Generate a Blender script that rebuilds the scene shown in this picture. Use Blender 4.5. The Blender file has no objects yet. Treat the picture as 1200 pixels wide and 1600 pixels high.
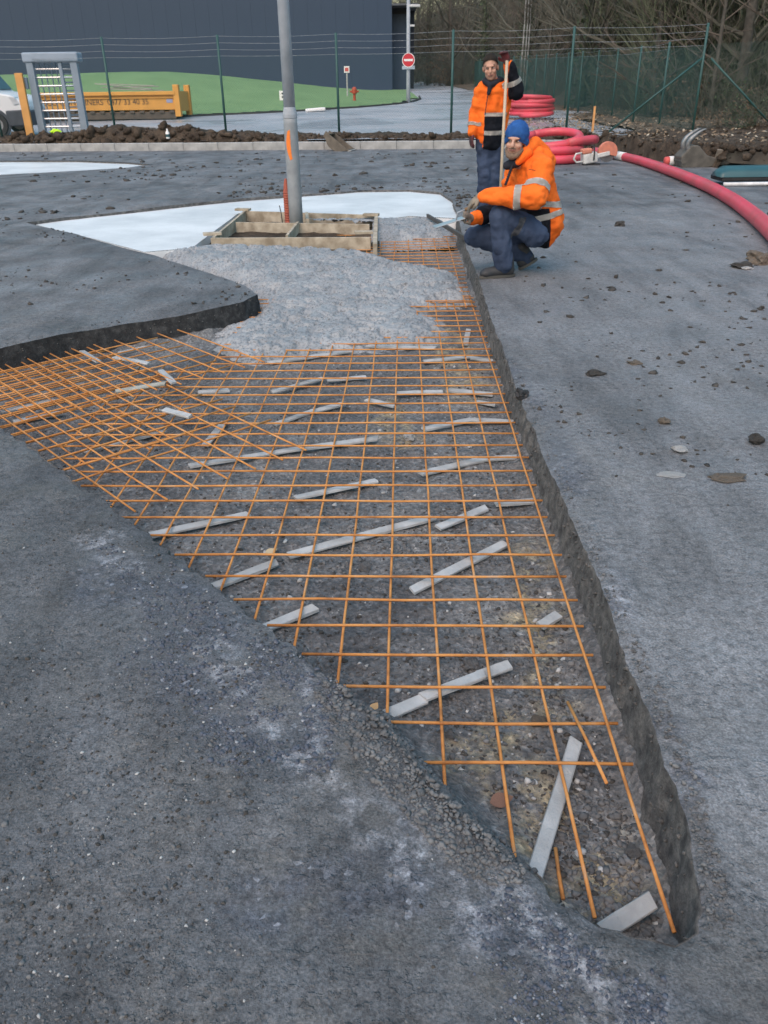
import bpy, bmesh, math, random
import numpy as np
from mathutils import Vector, Matrix, Euler, noise as mnoise
from mathutils.geometry import delaunay_2d_cdt

random.seed(7); np.random.seed(7)
SC = bpy.context.scene
COL = SC.collection
R = math.radians

# ------------------------------------------------------------------ camera
F, PITCH, ROLL, HC = 1251.12, 0.4837, 0.0143, 1.40      # focal length in photo pixels, pitch down, roll, eye height
cam_d = bpy.data.cameras.new('camera')
cam_d.sensor_fit = 'HORIZONTAL'; cam_d.sensor_width = 36.0
cam_d.lens = 36.0 * F / 1200.0
cam_d.clip_start = 0.05; cam_d.clip_end = 1500
cam_d.dof.use_dof = True; cam_d.dof.focus_distance = 2.6; cam_d.dof.aperture_fstop = 18.0
cam = bpy.data.objects.new('camera', cam_d); COL.objects.link(cam)
cam.matrix_world = Matrix.Translation((0, 0, HC)) @ Euler((math.pi/2 - PITCH, 0, 0)).to_matrix().to_4x4() @ Matrix.Rotation(-ROLL, 4, 'Z')
SC.camera = cam

# ------------------------------------------------------------------ light
SUN_EL, SUN_AZ = R(52), R(205)          # overcast: broad soft sun, behind and left of the camera
world = bpy.data.worlds.new('World'); SC.world = world; world.use_nodes = True
wn = world.node_tree.nodes; wl = world.node_tree.links
wn.clear()
sky = wn.new('ShaderNodeTexSky'); sky.sky_type = 'NISHITA'; sky.sun_disc = False
sky.sun_elevation = SUN_EL; sky.sun_rotation = SUN_AZ
sky.air_density = 1.6; sky.dust_density = 4.0; sky.ozone_density = 1.0
hsv = wn.new('ShaderNodeHueSaturation'); hsv.inputs['Saturation'].default_value = 1.45; hsv.inputs['Hue'].default_value = 0.475
bg = wn.new('ShaderNodeBackground'); bg.inputs['Strength'].default_value = 0.13
wo = wn.new('ShaderNodeOutputWorld')
wl.new(sky.outputs[0], hsv.inputs['Color']); wl.new(hsv.outputs[0], bg.inputs['Color']); wl.new(bg.outputs[0], wo.inputs[0])
sun_d = bpy.data.lights.new('sun', 'SUN'); sun_d.energy = 0.6; sun_d.angle = R(80); sun_d.color = (1.0, 0.985, 0.965)
sun = bpy.data.objects.new('sun', sun_d); COL.objects.link(sun)
sd = Vector((math.sin(SUN_AZ)*math.cos(SUN_EL), math.cos(SUN_AZ)*math.cos(SUN_EL), math.sin(SUN_EL)))
sun.rotation_euler = (-sd).to_track_quat('-Z', 'Y').to_euler()
SC.view_settings.view_transform = 'Standard'; SC.view_settings.look = 'None'
SC.view_settings.exposure = 0.66; SC.view_settings.gamma = 1.0; SC.view_settings.use_curve_mapping = False
SC.render.engine = 'CYCLES'
SC.cycles.use_denoising = True
SC.cycles.max_bounces = 6; SC.cycles.diffuse_bounces = 3; SC.cycles.transparent_max_bounces = 8
SC.render.film_transparent = False

# ------------------------------------------------------------------ survey: pixel <-> ground
cp, sp, cr, sr = math.cos(PITCH), math.sin(PITCH), math.cos(ROLL), math.sin(ROLL)
def ray(px, py):
    u = (px-600)/F; v = (800-py)/F
    u, v = cr*u+sr*v, -sr*u+cr*v
    return Vector((u, cp+v*sp, -sp+v*cp))
def G(px, py, z=0.0):                    # point of the level z seen at this pixel
    d = ray(px, py); t = (z-HC)/d.z
    return Vector((d.x*t, d.y*t, z))
def At(px, py, Y):                       # point at distance Y seen at this pixel
    d = ray(px, py); t = Y/d.y
    return Vector((d.x*t, Y, HC+d.z*t))
def PX(p):
    X, Y, Z = p[0], p[1], p[2]-HC
    zc = Y*cp-Z*sp; yc = Y*sp+Z*cp
    u, v = X/zc, yc/zc
    return 600+F*(cr*u-sr*v), 800-F*(sr*u+cr*v)

# ------------------------------------------------------------------ numpy noise
def _hash(ix, iy, seed):
    h = (ix.astype(np.int64)*374761393 + iy.astype(np.int64)*668265263 + seed*1442695041) & 0xffffffff
    h = ((h ^ (h >> 13))*1274126177) & 0xffffffff
    return ((h ^ (h >> 16)) & 0xffff)/65535.0
def vn(x, y, s, seed=0):
    x = np.asarray(x, float)/s; y = np.asarray(y, float)/s
    ix = np.floor(x); iy = np.floor(y); fx = x-ix; fy = y-iy
    fx = fx*fx*(3-2*fx); fy = fy*fy*(3-2*fy)
    a = _hash(ix, iy, seed); b = _hash(ix+1, iy, seed); c = _hash(ix, iy+1, seed); d = _hash(ix+1, iy+1, seed)
    return (a*(1-fx)+b*fx)*(1-fy)+(c*(1-fx)+d*fx)*fy - 0.5
def fbm(x, y, s, o=4, seed=0, g=0.5):
    r = 0; a = 1.0
    for i in range(o):
        r = r + a*vn(x, y, s, seed+i*17); s *= 0.5; a *= g
    return r
def sdist(pts, poly):                    # signed distance to polygon, negative inside
    pts = np.asarray(pts, float); poly = np.asarray(poly, float)
    d2 = np.full(len(pts), 1e18); ins = np.zeros(len(pts), bool)
    n = len(poly)
    for i in range(n):
        a = poly[i]; b = poly[(i+1) % n]; e = b-a; w = pts-a
        t = np.clip((w@e)/max(e@e, 1e-12), 0, 1)
        q = w - t[:, None]*e
        d2 = np.minimum(d2, (q*q).sum(1))
        c = ((a[1] <= pts[:, 1]) & (b[1] > pts[:, 1])) | ((b[1] <= pts[:, 1]) & (a[1] > pts[:, 1]))
        if abs(e[1]) > 1e-12:
            xi = a[0] + (pts[:, 1]-a[1])*e[0]/e[1]
            ins ^= c & (pts[:, 0] < xi)
    d = np.sqrt(d2)
    return np.where(ins, -d, d)
def ldist(pts, line):                    # distance to an open polyline
    pts = np.asarray(pts, float); d2 = np.full(len(pts), 1e18)
    for i in range(len(line)-1):
        a = np.array(line[i][:2]); b = np.array(line[i+1][:2]); e = b-a; w = pts-a
        t = np.clip((w@e)/max(e@e, 1e-12), 0, 1); q = w-t[:, None]*e
        d2 = np.minimum(d2, (q*q).sum(1))
    return np.sqrt(d2)
def sstep(a, b, x):
    t = np.clip((x-a)/(b-a), 0, 1); return t*t*(3-2*t)

# ------------------------------------------------------------------ object helpers
def obj(name, me, m=None, parent=None):
    o = bpy.data.objects.new(name, me); COL.objects.link(o)
    if m is not None and me is not None and not me.materials: me.materials.append(m)
    if parent is not None: o.parent = parent
    return o
def tag(o, label=None, cat=None, group=None, kind=None):
    if label: o['label'] = label
    if cat: o['category'] = cat
    if group: o['group'] = group
    if kind: o['kind'] = kind
    return o
def empty(name, loc=(0, 0, 0), rz=0):
    o = bpy.data.objects.new(name, None); COL.objects.link(o)
    o.location = loc; o.rotation_euler = (0, 0, rz); o.empty_display_size = 0.1
    return o
def npmesh(name, v, f, smooth=False):
    me = bpy.data.meshes.new(name)
    v = np.asarray(v, np.float32); f = np.asarray(f, np.int32)
    n = f.shape[1]
    me.vertices.add(len(v)); me.vertices.foreach_set('co', v.ravel())
    me.loops.add(f.size); me.loops.foreach_set('vertex_index', f.ravel())
    me.polygons.add(len(f)); me.polygons.foreach_set('loop_start', np.arange(0, f.size, n, dtype=np.int32))
    if smooth: me.polygons.foreach_set('use_smooth', np.ones(len(f), bool))
    me.update(calc_edges=True); me.validate()
    return me
class MB:
    """collects simple shapes into one mesh"""
    def __init__(s): s.v = []; s.f = []
    def add(s, v, f):
        n = len(s.v); s.v += [tuple(q) for q in v]; s.f += [tuple(i+n for i in q) for q in f]; return s
    def box(s, c, size, rot=None, taper=1.0):
        hx, hy, hz = size[0]/2, size[1]/2, size[2]/2
        vs = [Vector((x*hx*(taper if z > 0 else 1), y*hy*(taper if z > 0 else 1), z*hz)) for z in (-1, 1) for y in (-1, 1) for x in (-1, 1)]
        if rot is not None:
            M = rot if isinstance(rot, Matrix) else Euler(rot).to_matrix()
            vs = [M @ q for q in vs]
        c = Vector(c)
        return s.add([q+c for q in vs], [(0, 2, 3, 1), (4, 5, 7, 6), (0, 1, 5, 4), (2, 6, 7, 3), (0, 4, 6, 2), (1, 3, 7, 5)])
    def beam(s, a, b, w, h, up=(0, 0, 1)):
        a = Vector(a); b = Vector(b); d = (b-a); L = d.length; d.normalize()
        u = Vector(up); x = d.cross(u)
        if x.length < 1e-4: x = d.cross(Vector((1, 0, 0)))
        x.normalize(); z = x.cross(d)
        M = Matrix((d, x, z)).transposed()
        return s.box((a+b)/2, (L, w, h), M)
    def tube(s, pts, r, n=8, cap=True, closed=False):
        pts = [Vector(p) for p in pts]; m = len(pts)
        rs = r if isinstance(r, (list, tuple)) else [r]*m
        vs = []; prev = None
        for i, p in enumerate(pts):
            if closed: t = pts[(i+1) % m]-pts[i-1]
            else: t = pts[min(i+1, m-1)]-pts[max(i-1, 0)]
            t.normalize()
            if prev is None:
                x = t.cross(Vector((0, 0, 1)))
                if x.length < 1e-3: x = t.cross(Vector((1, 0, 0)))
            else:
                x = prev - t*prev.dot(t)
            x.normalize(); prev = x; y = t.cross(x)
            for k in range(n):
                a = 2*math.pi*k/n
                vs.append(p + x*(math.cos(a)*rs[i]) + y*(math.sin(a)*rs[i]))
        fs = []
        for i in range(m if closed else m-1):
            j = (i+1) % m
            for k in range(n):
                l = (k+1) % n
                fs.append((i*n+k, i*n+l, j*n+l, j*n+k))
        if cap and not closed:
            fs.append(tuple(range(n-1, -1, -1))); fs.append(tuple((m-1)*n+k for k in range(n)))
        return s.add(vs, fs)
    def lathe(s, prof, n=16, c=(0, 0, 0), axis='Z'):
        vs = []; c = Vector(c)
        for r, z in prof:
            for k in range(n):
                a = 2*math.pi*k/n
                p = (r*math.cos(a), r*math.sin(a), z)
                if axis == 'Y': p = (p[0], z, p[1])
                if axis == 'X': p = (z, p[0], p[1])
                vs.append(Vector(p)+c)
        fs = []
        for i in range(len(prof)-1):
            for k in range(n):
                l = (k+1) % n
                fs.append((i*n+k, i*n+l, (i+1)*n+l, (i+1)*n+k))
        fs.append(tuple(range(n-1, -1, -1))); fs.append(tuple((len(prof)-1)*n+k for k in range(n)))
        return s.add(vs, fs)
    def prism(s, poly, y0, y1):          # polygon in XZ extruded along Y
        n = len(poly)
        vs = [(x, y0, z) for x, z in poly]+[(x, y1, z) for x, z in poly]
        fs = [tuple(range(n-1, -1, -1)), tuple(range(n, 2*n))]+[(i, (i+1) % n, n+(i+1) % n, n+i) for i in range(n)]
        return s.add(vs, fs)
    def mesh(s, name, bevel=0, seg=2, smooth=False):
        me = bpy.data.meshes.new(name); me.from_pydata(s.v, [], s.f)
        bm = bmesh.new(); bm.from_mesh(me)
        bmesh.ops.recalc_face_normals(bm, faces=bm.faces)
        if bevel:
            bmesh.ops.bevel(bm, geom=[e for e in bm.edges if len(e.link_faces) == 2 and e.calc_face_angle(0) > 0.5], offset=bevel, segments=seg, profile=0.5, affect='EDGES', clamp_overlap=True)
        if smooth:
            for f in bm.faces: f.smooth = True
        bm.to_mesh(me); bm.free(); me.update()
        return me
    def build(s, name, m, parent=None, bevel=0, seg=2, smooth=False):
        o = obj(name, s.mesh(name, bevel, seg, smooth), m, parent)
        return o
def auto_smooth(me, ang=0.7):
    me.polygons.foreach_set('use_smooth', np.ones(len(me.polygons), bool))
    bm = bmesh.new(); bm.from_mesh(me)
    for e in bm.edges: e.smooth = not (len(e.link_faces) == 2 and e.calc_face_angle(0) > ang)
    bm.to_mesh(me); bm.free()
def copy_tree(o, parent=None):
    c = o.copy(); COL.objects.link(c)
    if parent is not None: c.parent = parent
    for ch in list(o.children): copy_tree(ch, c)
    return c

# ------------------------------------------------------------------ materials
class NT:
    def __init__(s, name):
        s.m = bpy.data.materials.new(name); s.m.use_nodes = True
        s.n = s.m.node_tree.nodes; s.l = s.m.node_tree.links
        s.p = s.n['Principled BSDF']; s.co = None
    def coord(s):
        if s.co is None:
            tc = s.n.new('ShaderNodeTexCoord'); s.co = tc.outputs['Object']
        return s.co
    def noise(s, scale, detail=4, rough=0.55, dist=0.0, vec=None):
        t = s.n.new('ShaderNodeTexNoise'); t.inputs['Scale'].default_value = scale
        t.inputs['Detail'].default_value = detail; t.inputs['Roughness'].default_value = rough; t.inputs['Distortion'].default_value = dist
        s.l.new(vec or s.coord(), t.inputs['Vector']); return t.outputs['Fac']
    def voro(s, scale, feat='F1', out='Distance', rnd=1.0):
        t = s.n.new('ShaderNodeTexVoronoi'); t.inputs['Scale'].default_value = scale; t.feature = feat
        t.inputs['Randomness'].default_value = rnd
        s.l.new(s.coord(), t.inputs['Vector']); return t.outputs[out]
    def ramp(s, fac, stops):
        r = s.n.new('ShaderNodeValToRGB'); el = r.color_ramp.elements
        while len(el) < len(stops): el.new(0.5)
        for e, (p, c) in zip(el, stops):
            e.position = p; e.color = (*(c if isinstance(c, (tuple, list)) else (c, c, c)), 1)
        s.l.new(fac, r.inputs[0]); return r.outputs[0]
    def mix(s, a, b, fac, mode='MIX'):
        x = s.n.new('ShaderNodeMix'); x.data_type = 'RGBA'; x.blend_type = mode
        for sock, val in ((x.inputs['A'], a), (x.inputs['B'], b)): pass
        ia, ib = [i for i in x.inputs if i.name == 'A' and i.type == 'RGBA'][0], [i for i in x.inputs if i.name == 'B' and i.type == 'RGBA'][0]
        fo = [i for i in x.inputs if i.name == 'Factor' and i.type == 'VALUE'][0]
        for sock, val in ((ia, a), (ib, b)):
            if isinstance(val, (tuple, list)): sock.default_value = (*val, 1)
            else: s.l.new(val, sock)
        if isinstance(fac, (int, float)): fo.default_value = fac
        else: s.l.new(fac, fo)
        return [o for o in x.outputs if o.type == 'RGBA'][0]
    def math(s, op, a, b=0.0, clamp=False):
        x = s.n.new('ShaderNodeMath'); x.operation = op; x.use_clamp = clamp
        for i, val in enumerate((a, b)):
            if isinstance(val, (int, float)): x.inputs[i].default_value = val
            else: s.l.new(val, x.inputs[i])
        return x.outputs[0]
    def attr(s, name):
        a = s.n.new('ShaderNodeAttribute'); a.attribute_name = name; return a.outputs['Fac']
    def bump(s, h, dist=0.01, strength=1.0, prev=None):
        b = s.n.new('ShaderNodeBump'); b.inputs['Distance'].default_value = dist; b.inputs['Strength'].default_value = strength
        s.l.new(h, b.inputs['Height'])
        if prev is not None: s.l.new(prev, b.inputs['Normal'])
        return b.outputs[0]
    def set(s, **k):
        for n, v in k.items():
            sock = s.p.inputs[{'color': 'Base Color', 'rough': 'Roughness', 'metal': 'Metallic', 'normal': 'Normal', 'spec': 'Specular IOR Level'}[n]]
            if isinstance(v, (int, float)): sock.default_value = v
            elif isinstance(v, (tuple, list)): sock.default_value = (*v, 1)
            else: s.l.new(v, sock)
        return s.m
MATS = {}
def M(name, c1, c2=None, scale=6.0, rough=0.7, metal=0.0, bump=0.0, bscale=None, spec=0.4, detail=5, lo=0.35, hi=0.65):
    if name in MATS: return MATS[name]
    t = NT(name)
    if 'spacer' in name or 'cloth' in name or 'hi_vis' in name or 'workwear' in name: t.co = t.n.new('ShaderNodeNewGeometry').outputs['Position']
    c2 = c2 or tuple(c*0.72 for c in c1)
    f = t.noise(scale, detail)
    col = t.ramp(f, [(lo, c1), (hi, c2)])
    k = dict(color=col, rough=rough, metal=metal, spec=spec)
    if bump: k['normal'] = t.bump(t.noise(bscale or scale*4, 4), bump)
    MATS[name] = t.set(**k); return MATS[name]

def ground_mat():
    t = NT('compacted_ground')
    big = t.noise(0.55, 3, 0.5); mid = t.noise(3.2, 5, 0.6); fine = t.noise(38, 5, 0.65); grain = t.noise(170, 3, 0.6)
    base = t.ramp(big, [(0.35, (0.112, 0.119, 0.129)), (0.65, (0.172, 0.181, 0.194))])
    base = t.mix(base, (0.120, 0.124, 0.128), t.ramp(mid, [(0.48, 0.0), (0.72, 0.65)]))
    base = t.mix(base, t.ramp(t.noise(1.7, 6, 0.62, 0.6), [(0.34, 0.70), (0.5, 1.0), (0.66, 1.28)]), 0.8, 'MULTIPLY')
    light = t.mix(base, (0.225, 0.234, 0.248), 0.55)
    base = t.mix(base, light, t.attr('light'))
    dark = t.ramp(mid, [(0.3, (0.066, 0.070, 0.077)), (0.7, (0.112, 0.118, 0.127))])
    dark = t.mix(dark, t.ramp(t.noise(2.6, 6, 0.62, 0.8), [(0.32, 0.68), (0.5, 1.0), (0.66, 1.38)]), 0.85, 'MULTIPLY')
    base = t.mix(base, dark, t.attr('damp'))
    # scraped bands: dark broken aggregate with pale chips
    scar = t.math('MULTIPLY', t.attr('scar'), t.ramp(t.noise(9, 5, 0.65), [(0.38, 0.0), (0.58, 1.0)]))
    chips = t.ramp(t.voro(75, 'F1', 'Color'), [(0.0, (0.035, 0.042, 0.06)), (0.55, (0.075, 0.085, 0.11)), (0.82, (0.11, 0.125, 0.16)), (0.93, (0.40, 0.43, 0.50))])
    base = t.mix(base, chips, t.math('MULTIPLY', scar, 0.6))
    lime = t.math('MULTIPLY', t.attr('lime'), t.ramp(t.noise(16, 6, 0.7), [(0.46, 0.0), (0.62, 1.0)]))
    base = t.mix(base, (0.36, 0.375, 0.41), t.math('MULTIPLY', lime, 0.75))
    rust = t.math('MULTIPLY', t.attr('rust'), t.ramp(t.noise(5, 4), [(0.45, 0.0), (0.65, 1.0)]))
    base = t.mix(base, (0.15, 0.138, 0.12), t.math('MULTIPLY', rust, 0.35))
    mp = t.n.new('ShaderNodeMapping'); mp.inputs['Scale'].default_value = (1.0, 0.22, 1.0); mp.inputs['Rotation'].default_value = (0, 0, 0.35); t.l.new(t.coord(), mp.inputs['Vector'])
    base = t.mix(base, t.ramp(t.noise(3.0, 6, 0.65, 0.4, mp.outputs[0]), [(0.36, 0.62), (0.5, 1.0), (0.64, 1.22)]), 0.75, 'MULTIPLY')
    sp_ = t.ramp(fine, [(0.30, 0.45), (0.5, 1.0), (0.70, 1.30)])
    base = t.mix(base, sp_, 0.75, 'MULTIPLY')
    gr = t.ramp(grain, [(0.32, 0.50), (0.5, 1.0), (0.68, 1.6)])
    base = t.mix(base, gr, 0.7, 'MULTIPLY')
    n1 = t.bump(t.noise(14, 6, 0.62), 0.016, 0.7)
    n2 = t.bump(t.noise(85, 5, 0.7), 0.006, 0.85, n1)
    crumb = t.math('MULTIPLY', t.ramp(t.noise(62, 3, 0.55), [(0.54, 0.0), (0.66, 1.0)]), t.ramp(t.noise(4.5, 3), [(0.40, 0.15), (0.6, 1.0)]))
    n2 = t.bump(crumb, 0.006, 0.75, n2)
    rg = t.ramp(t.noise(2.3, 4), [(0.35, 0.55), (0.65, 0.9)])
    return t.set(color=base, rough=rg, normal=n2, spec=0.35)
def soil_mat(name, a, b, c, scale=7.0, bd=0.02):
    t = NT(name)
    f = t.noise(scale, 6, 0.62); g = t.noise(scale*9, 4, 0.65)
    base = t.ramp(f, [(0.32, a), (0.52, b), (0.74, c)])
    base = t.mix(base, t.ramp(g, [(0.3, 0.55), (0.52, 1.0), (0.74, 1.35)]), 0.8, 'MULTIPLY')
    n1 = t.bump(t.noise(scale*4, 6, 0.65), bd, 0.8)
    n2 = t.bump(t.noise(scale*16, 4, 0.7), bd*0.35, 0.8, n1)
    return t.set(color=base, rough=0.92, normal=n2, spec=0.25)
m_ground = ground_mat()
def pit_mat():
    t = NT('pit_soil')
    f = t.noise(2.4, 5, 0.6); g = t.noise(48, 5, 0.7); h = t.noise(11, 5, 0.6)
    base = t.ramp(f, [(0.34, (0.095, 0.098, 0.104)), (0.52, (0.145, 0.148, 0.152)), (0.70, (0.215, 0.215, 0.213))])
    sandy = t.math('MULTIPLY', t.attr('sand'), t.ramp(h, [(0.42, 0.0), (0.6, 1.0)]))
    base = t.mix(base, (0.27, 0.235, 0.165), sandy)
    base = t.mix(base, t.ramp(g, [(0.32, 0.45), (0.5, 1.0), (0.70, 1.6)]), 0.85, 'MULTIPLY')
    vc = t.voro(60, 'F1', 'Color')
    base = t.mix(base, t.ramp(vc, [(0.0, 0.55), (0.6, 1.0), (0.92, 1.9)]), 0.6, 'MULTIPLY')
    n1 = t.bump(t.voro(60), 0.010, 0.7); n2 = t.bump(t.noise(120, 4, 0.7), 0.006, 0.8, n1)
    return t.set(color=base, rough=0.85, normal=n2, spec=0.35)
m_pit = pit_mat()
m_wall = soil_mat('pit_wall_soil', (0.055, 0.056, 0.058), (0.125, 0.125, 0.124), (0.23, 0.222, 0.21), 22, 0.006)
m_asph = soil_mat('cut_asphalt', (0.022, 0.023, 0.025), (0.045, 0.046, 0.048), (0.10, 0.10, 0.10), 18, 0.006)
def wet_mat():
    t = NT('fresh_concrete')
    f = t.noise(3.0, 4); g = t.noise(55, 5, 0.7)
    base = t.ramp(f, [(0.35, (0.235, 0.252, 0.268)), (0.65, (0.315, 0.333, 0.350))])
    base = t.mix(base, t.ramp(g, [(0.38, 0.32), (0.48, 1.0), (0.72, 1.12)]), 0.8, 'MULTIPLY')
    n = t.bump(t.noise(50, 4, 0.65), 0.007, 0.9)
    return t.set(color=base, rough=0.55, normal=n, spec=0.5)
m_wet = wet_mat()
def cured_mat():
    t = NT('smooth_concrete')
    f = t.noise(1.1, 5, 0.6); g = t.noise(25, 5, 0.65)
    base = t.ramp(f, [(0.35, (0.56, 0.59, 0.61)), (0.65, (0.76, 0.79, 0.81))])
    base = t.mix(base, t.ramp(g, [(0.3, 0.88), (0.55, 1.0)]), 0.6, 'MULTIPLY')
    n = t.bump(t.noise(9, 4), 0.004, 0.6)
    return t.set(color=base, rough=0.42, normal=n, spec=0.5)
m_cured = cured_mat()
def rebar_mat():
    t = NT('rusted_rebar')
    ge = t.n.new('ShaderNodeNewGeometry'); t.co = ge.outputs['Position']
    f = t.noise(9, 6, 0.65)
    base = t.ramp(f, [(0.28, (0.26, 0.115, 0.045)), (0.44, (0.50, 0.215, 0.065)), (0.60, (0.60, 0.285, 0.095)), (0.78, (0.46, 0.36, 0.28))])
    w = t.n.new('ShaderNodeTexNoise'); w.inputs['Scale'].default_value = 160; t.l.new(t.coord(), w.inputs['Vector'])
    n = t.bump(w.outputs['Fac'], 0.0015)
    return t.set(color=base, rough=0.75, metal=0.0, normal=n, spec=0.3)
m_rebar = rebar_mat()
m_spacer = M('spacer_concrete', (0.44, 0.46, 0.47), (0.30, 0.315, 0.32), 9, 0.85, bump=0.003, bscale=120)
m_spacer_old = M('spacer_concrete_worn', (0.36, 0.36, 0.32), (0.25, 0.25, 0.215), 14, 0.9, bump=0.003, bscale=120)
m_stone = M('grey_stone', (0.17, 0.175, 0.18), (0.085, 0.087, 0.09), 14, 0.9, bump=0.004, bscale=60)
m_clod = M('dark_clod', (0.075, 0.07, 0.064), (0.04, 0.038, 0.036), 14, 0.95, bump=0.006, bscale=50)
m_pale_stone = M('pale_stone', (0.46, 0.47, 0.47), (0.30, 0.30, 0.30), 16, 0.85, bump=0.004, bscale=50)
m_brown_stone = M('brown_stone', (0.20, 0.165, 0.13), (0.10, 0.085, 0.07), 16, 0.9, bump=0.005, bscale=50)
m_galv = M('galvanised_steel', (0.36, 0.40, 0.45), (0.27, 0.305, 0.345), 9, 0.45, metal=0.0, bump=0.001, bscale=60)
m_wood = M('sawn_wood', (0.50, 0.45, 0.36), (0.25, 0.21, 0.155), 7, 0.8, bump=0.003, bscale=40)
m_red = M('red_plastic_duct', (0.70, 0.065, 0.11), (0.48, 0.075, 0.09), 2, 0.42, spec=0.5)
m_black = M('black_rubber', (0.018, 0.018, 0.02), (0.03, 0.03, 0.032), 8, 0.6)
m_kerb = M('kerb_concrete', (0.40, 0.41, 0.41), (0.28, 0.29, 0.29), 5, 0.85, bump=0.003, bscale=70)
m_bank = soil_mat('dug_soil', (0.045, 0.034, 0.026), (0.085, 0.066, 0.050), (0.15, 0.115, 0.085), 3.5, 0.05)
m_litter = soil_mat('litter_floor', (0.075, 0.058, 0.042), (0.125, 0.10, 0.075), (0.20, 0.165, 0.125), 2.6, 0.04)

# ================================================================== LARGE STRUCTURE
def gz(x, y):
    x = np.asarray(x, float); y = np.asarray(y, float)
    near = np.clip(1.0-(np.hypot(x, y)-2)/20, 0.3, 1)
    return fbm(x, y, 1.6, 3, 3)*0.022 + fbm(x, y, 0.22, 3, 9)*0.010*near

# outline of the excavation, as surveyed from the photograph (level of the surrounding ground)
PIT_PX = [(1062, 1478), (1100, 1452), (1104, 1415), (1080, 1300), (1058, 1222), (1012, 1090), (966, 985), (931, 890), (890, 800), (856, 720),
          (826, 650), (800, 580), (777, 520), (759, 470), (746, 430), (733, 395), (722, 362), (713, 330), (706, 310), (688, 299),
          (640, 295), (560, 296), (480, 302), (380, 309), (300, 317), (175, 331), (100, 339), (40, 347), (120, 366), (240, 398),
          (330, 426), (385, 446), (402, 458), (380, 469), (300, 488), (200, 504), (100, 521), (0, 544), (-140, 572), (0, 664), (60, 704),
          (130, 757), (215, 818), (262, 856), (300, 888), (350, 928), (400, 968), (462, 1016), (530, 1067), (592, 1122), (650, 1196), (700, 1246),
          (760, 1302), (806, 1342), (880, 1410), (935, 1440), (1000, 1464)]
PIT0 = [G(*p)[:2] for p in PIT_PX]
def resample(poly, step, jit, seed, closed=True, rough_from=None):
    out = []; n = len(poly)
    for i in range(n if closed else n-1):
        a = np.array(poly[i]); b = np.array(poly[(i+1) % n]); L = np.linalg.norm(b-a)
        mid = np.linalg.norm((a+b)/2); st = step*max(1.0, mid/3.0)
        k = max(1, int(L/st)); nrm = np.array([-(b-a)[1], (b-a)[0]])/max(L, 1e-9)
        for j in range(k):
            p = a+(b-a)*j/k
            jj = jit*3.0 if rough_from is not None and i >= rough_from else jit
            d = float(fbm(p[0], p[1], 0.35, 3, seed)*jit*2.2 + fbm(p[0], p[1], 0.06, 3, seed+5, .7)*jj*1.3)
            out.append(p+nrm*d)
    return out
RIM = resample(PIT0, 0.018, 0.0065, 41, True, 39)
PATCH_PX = [(-300, 248), (0, 251), (120, 251), (200, 254), (238, 257), (200, 262), (120, 267), (0, 273), (-300, 290)]
RIM2 = resample([G(*p)[:2] for p in PATCH_PX], 0.05, 0.01, 52)

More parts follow.
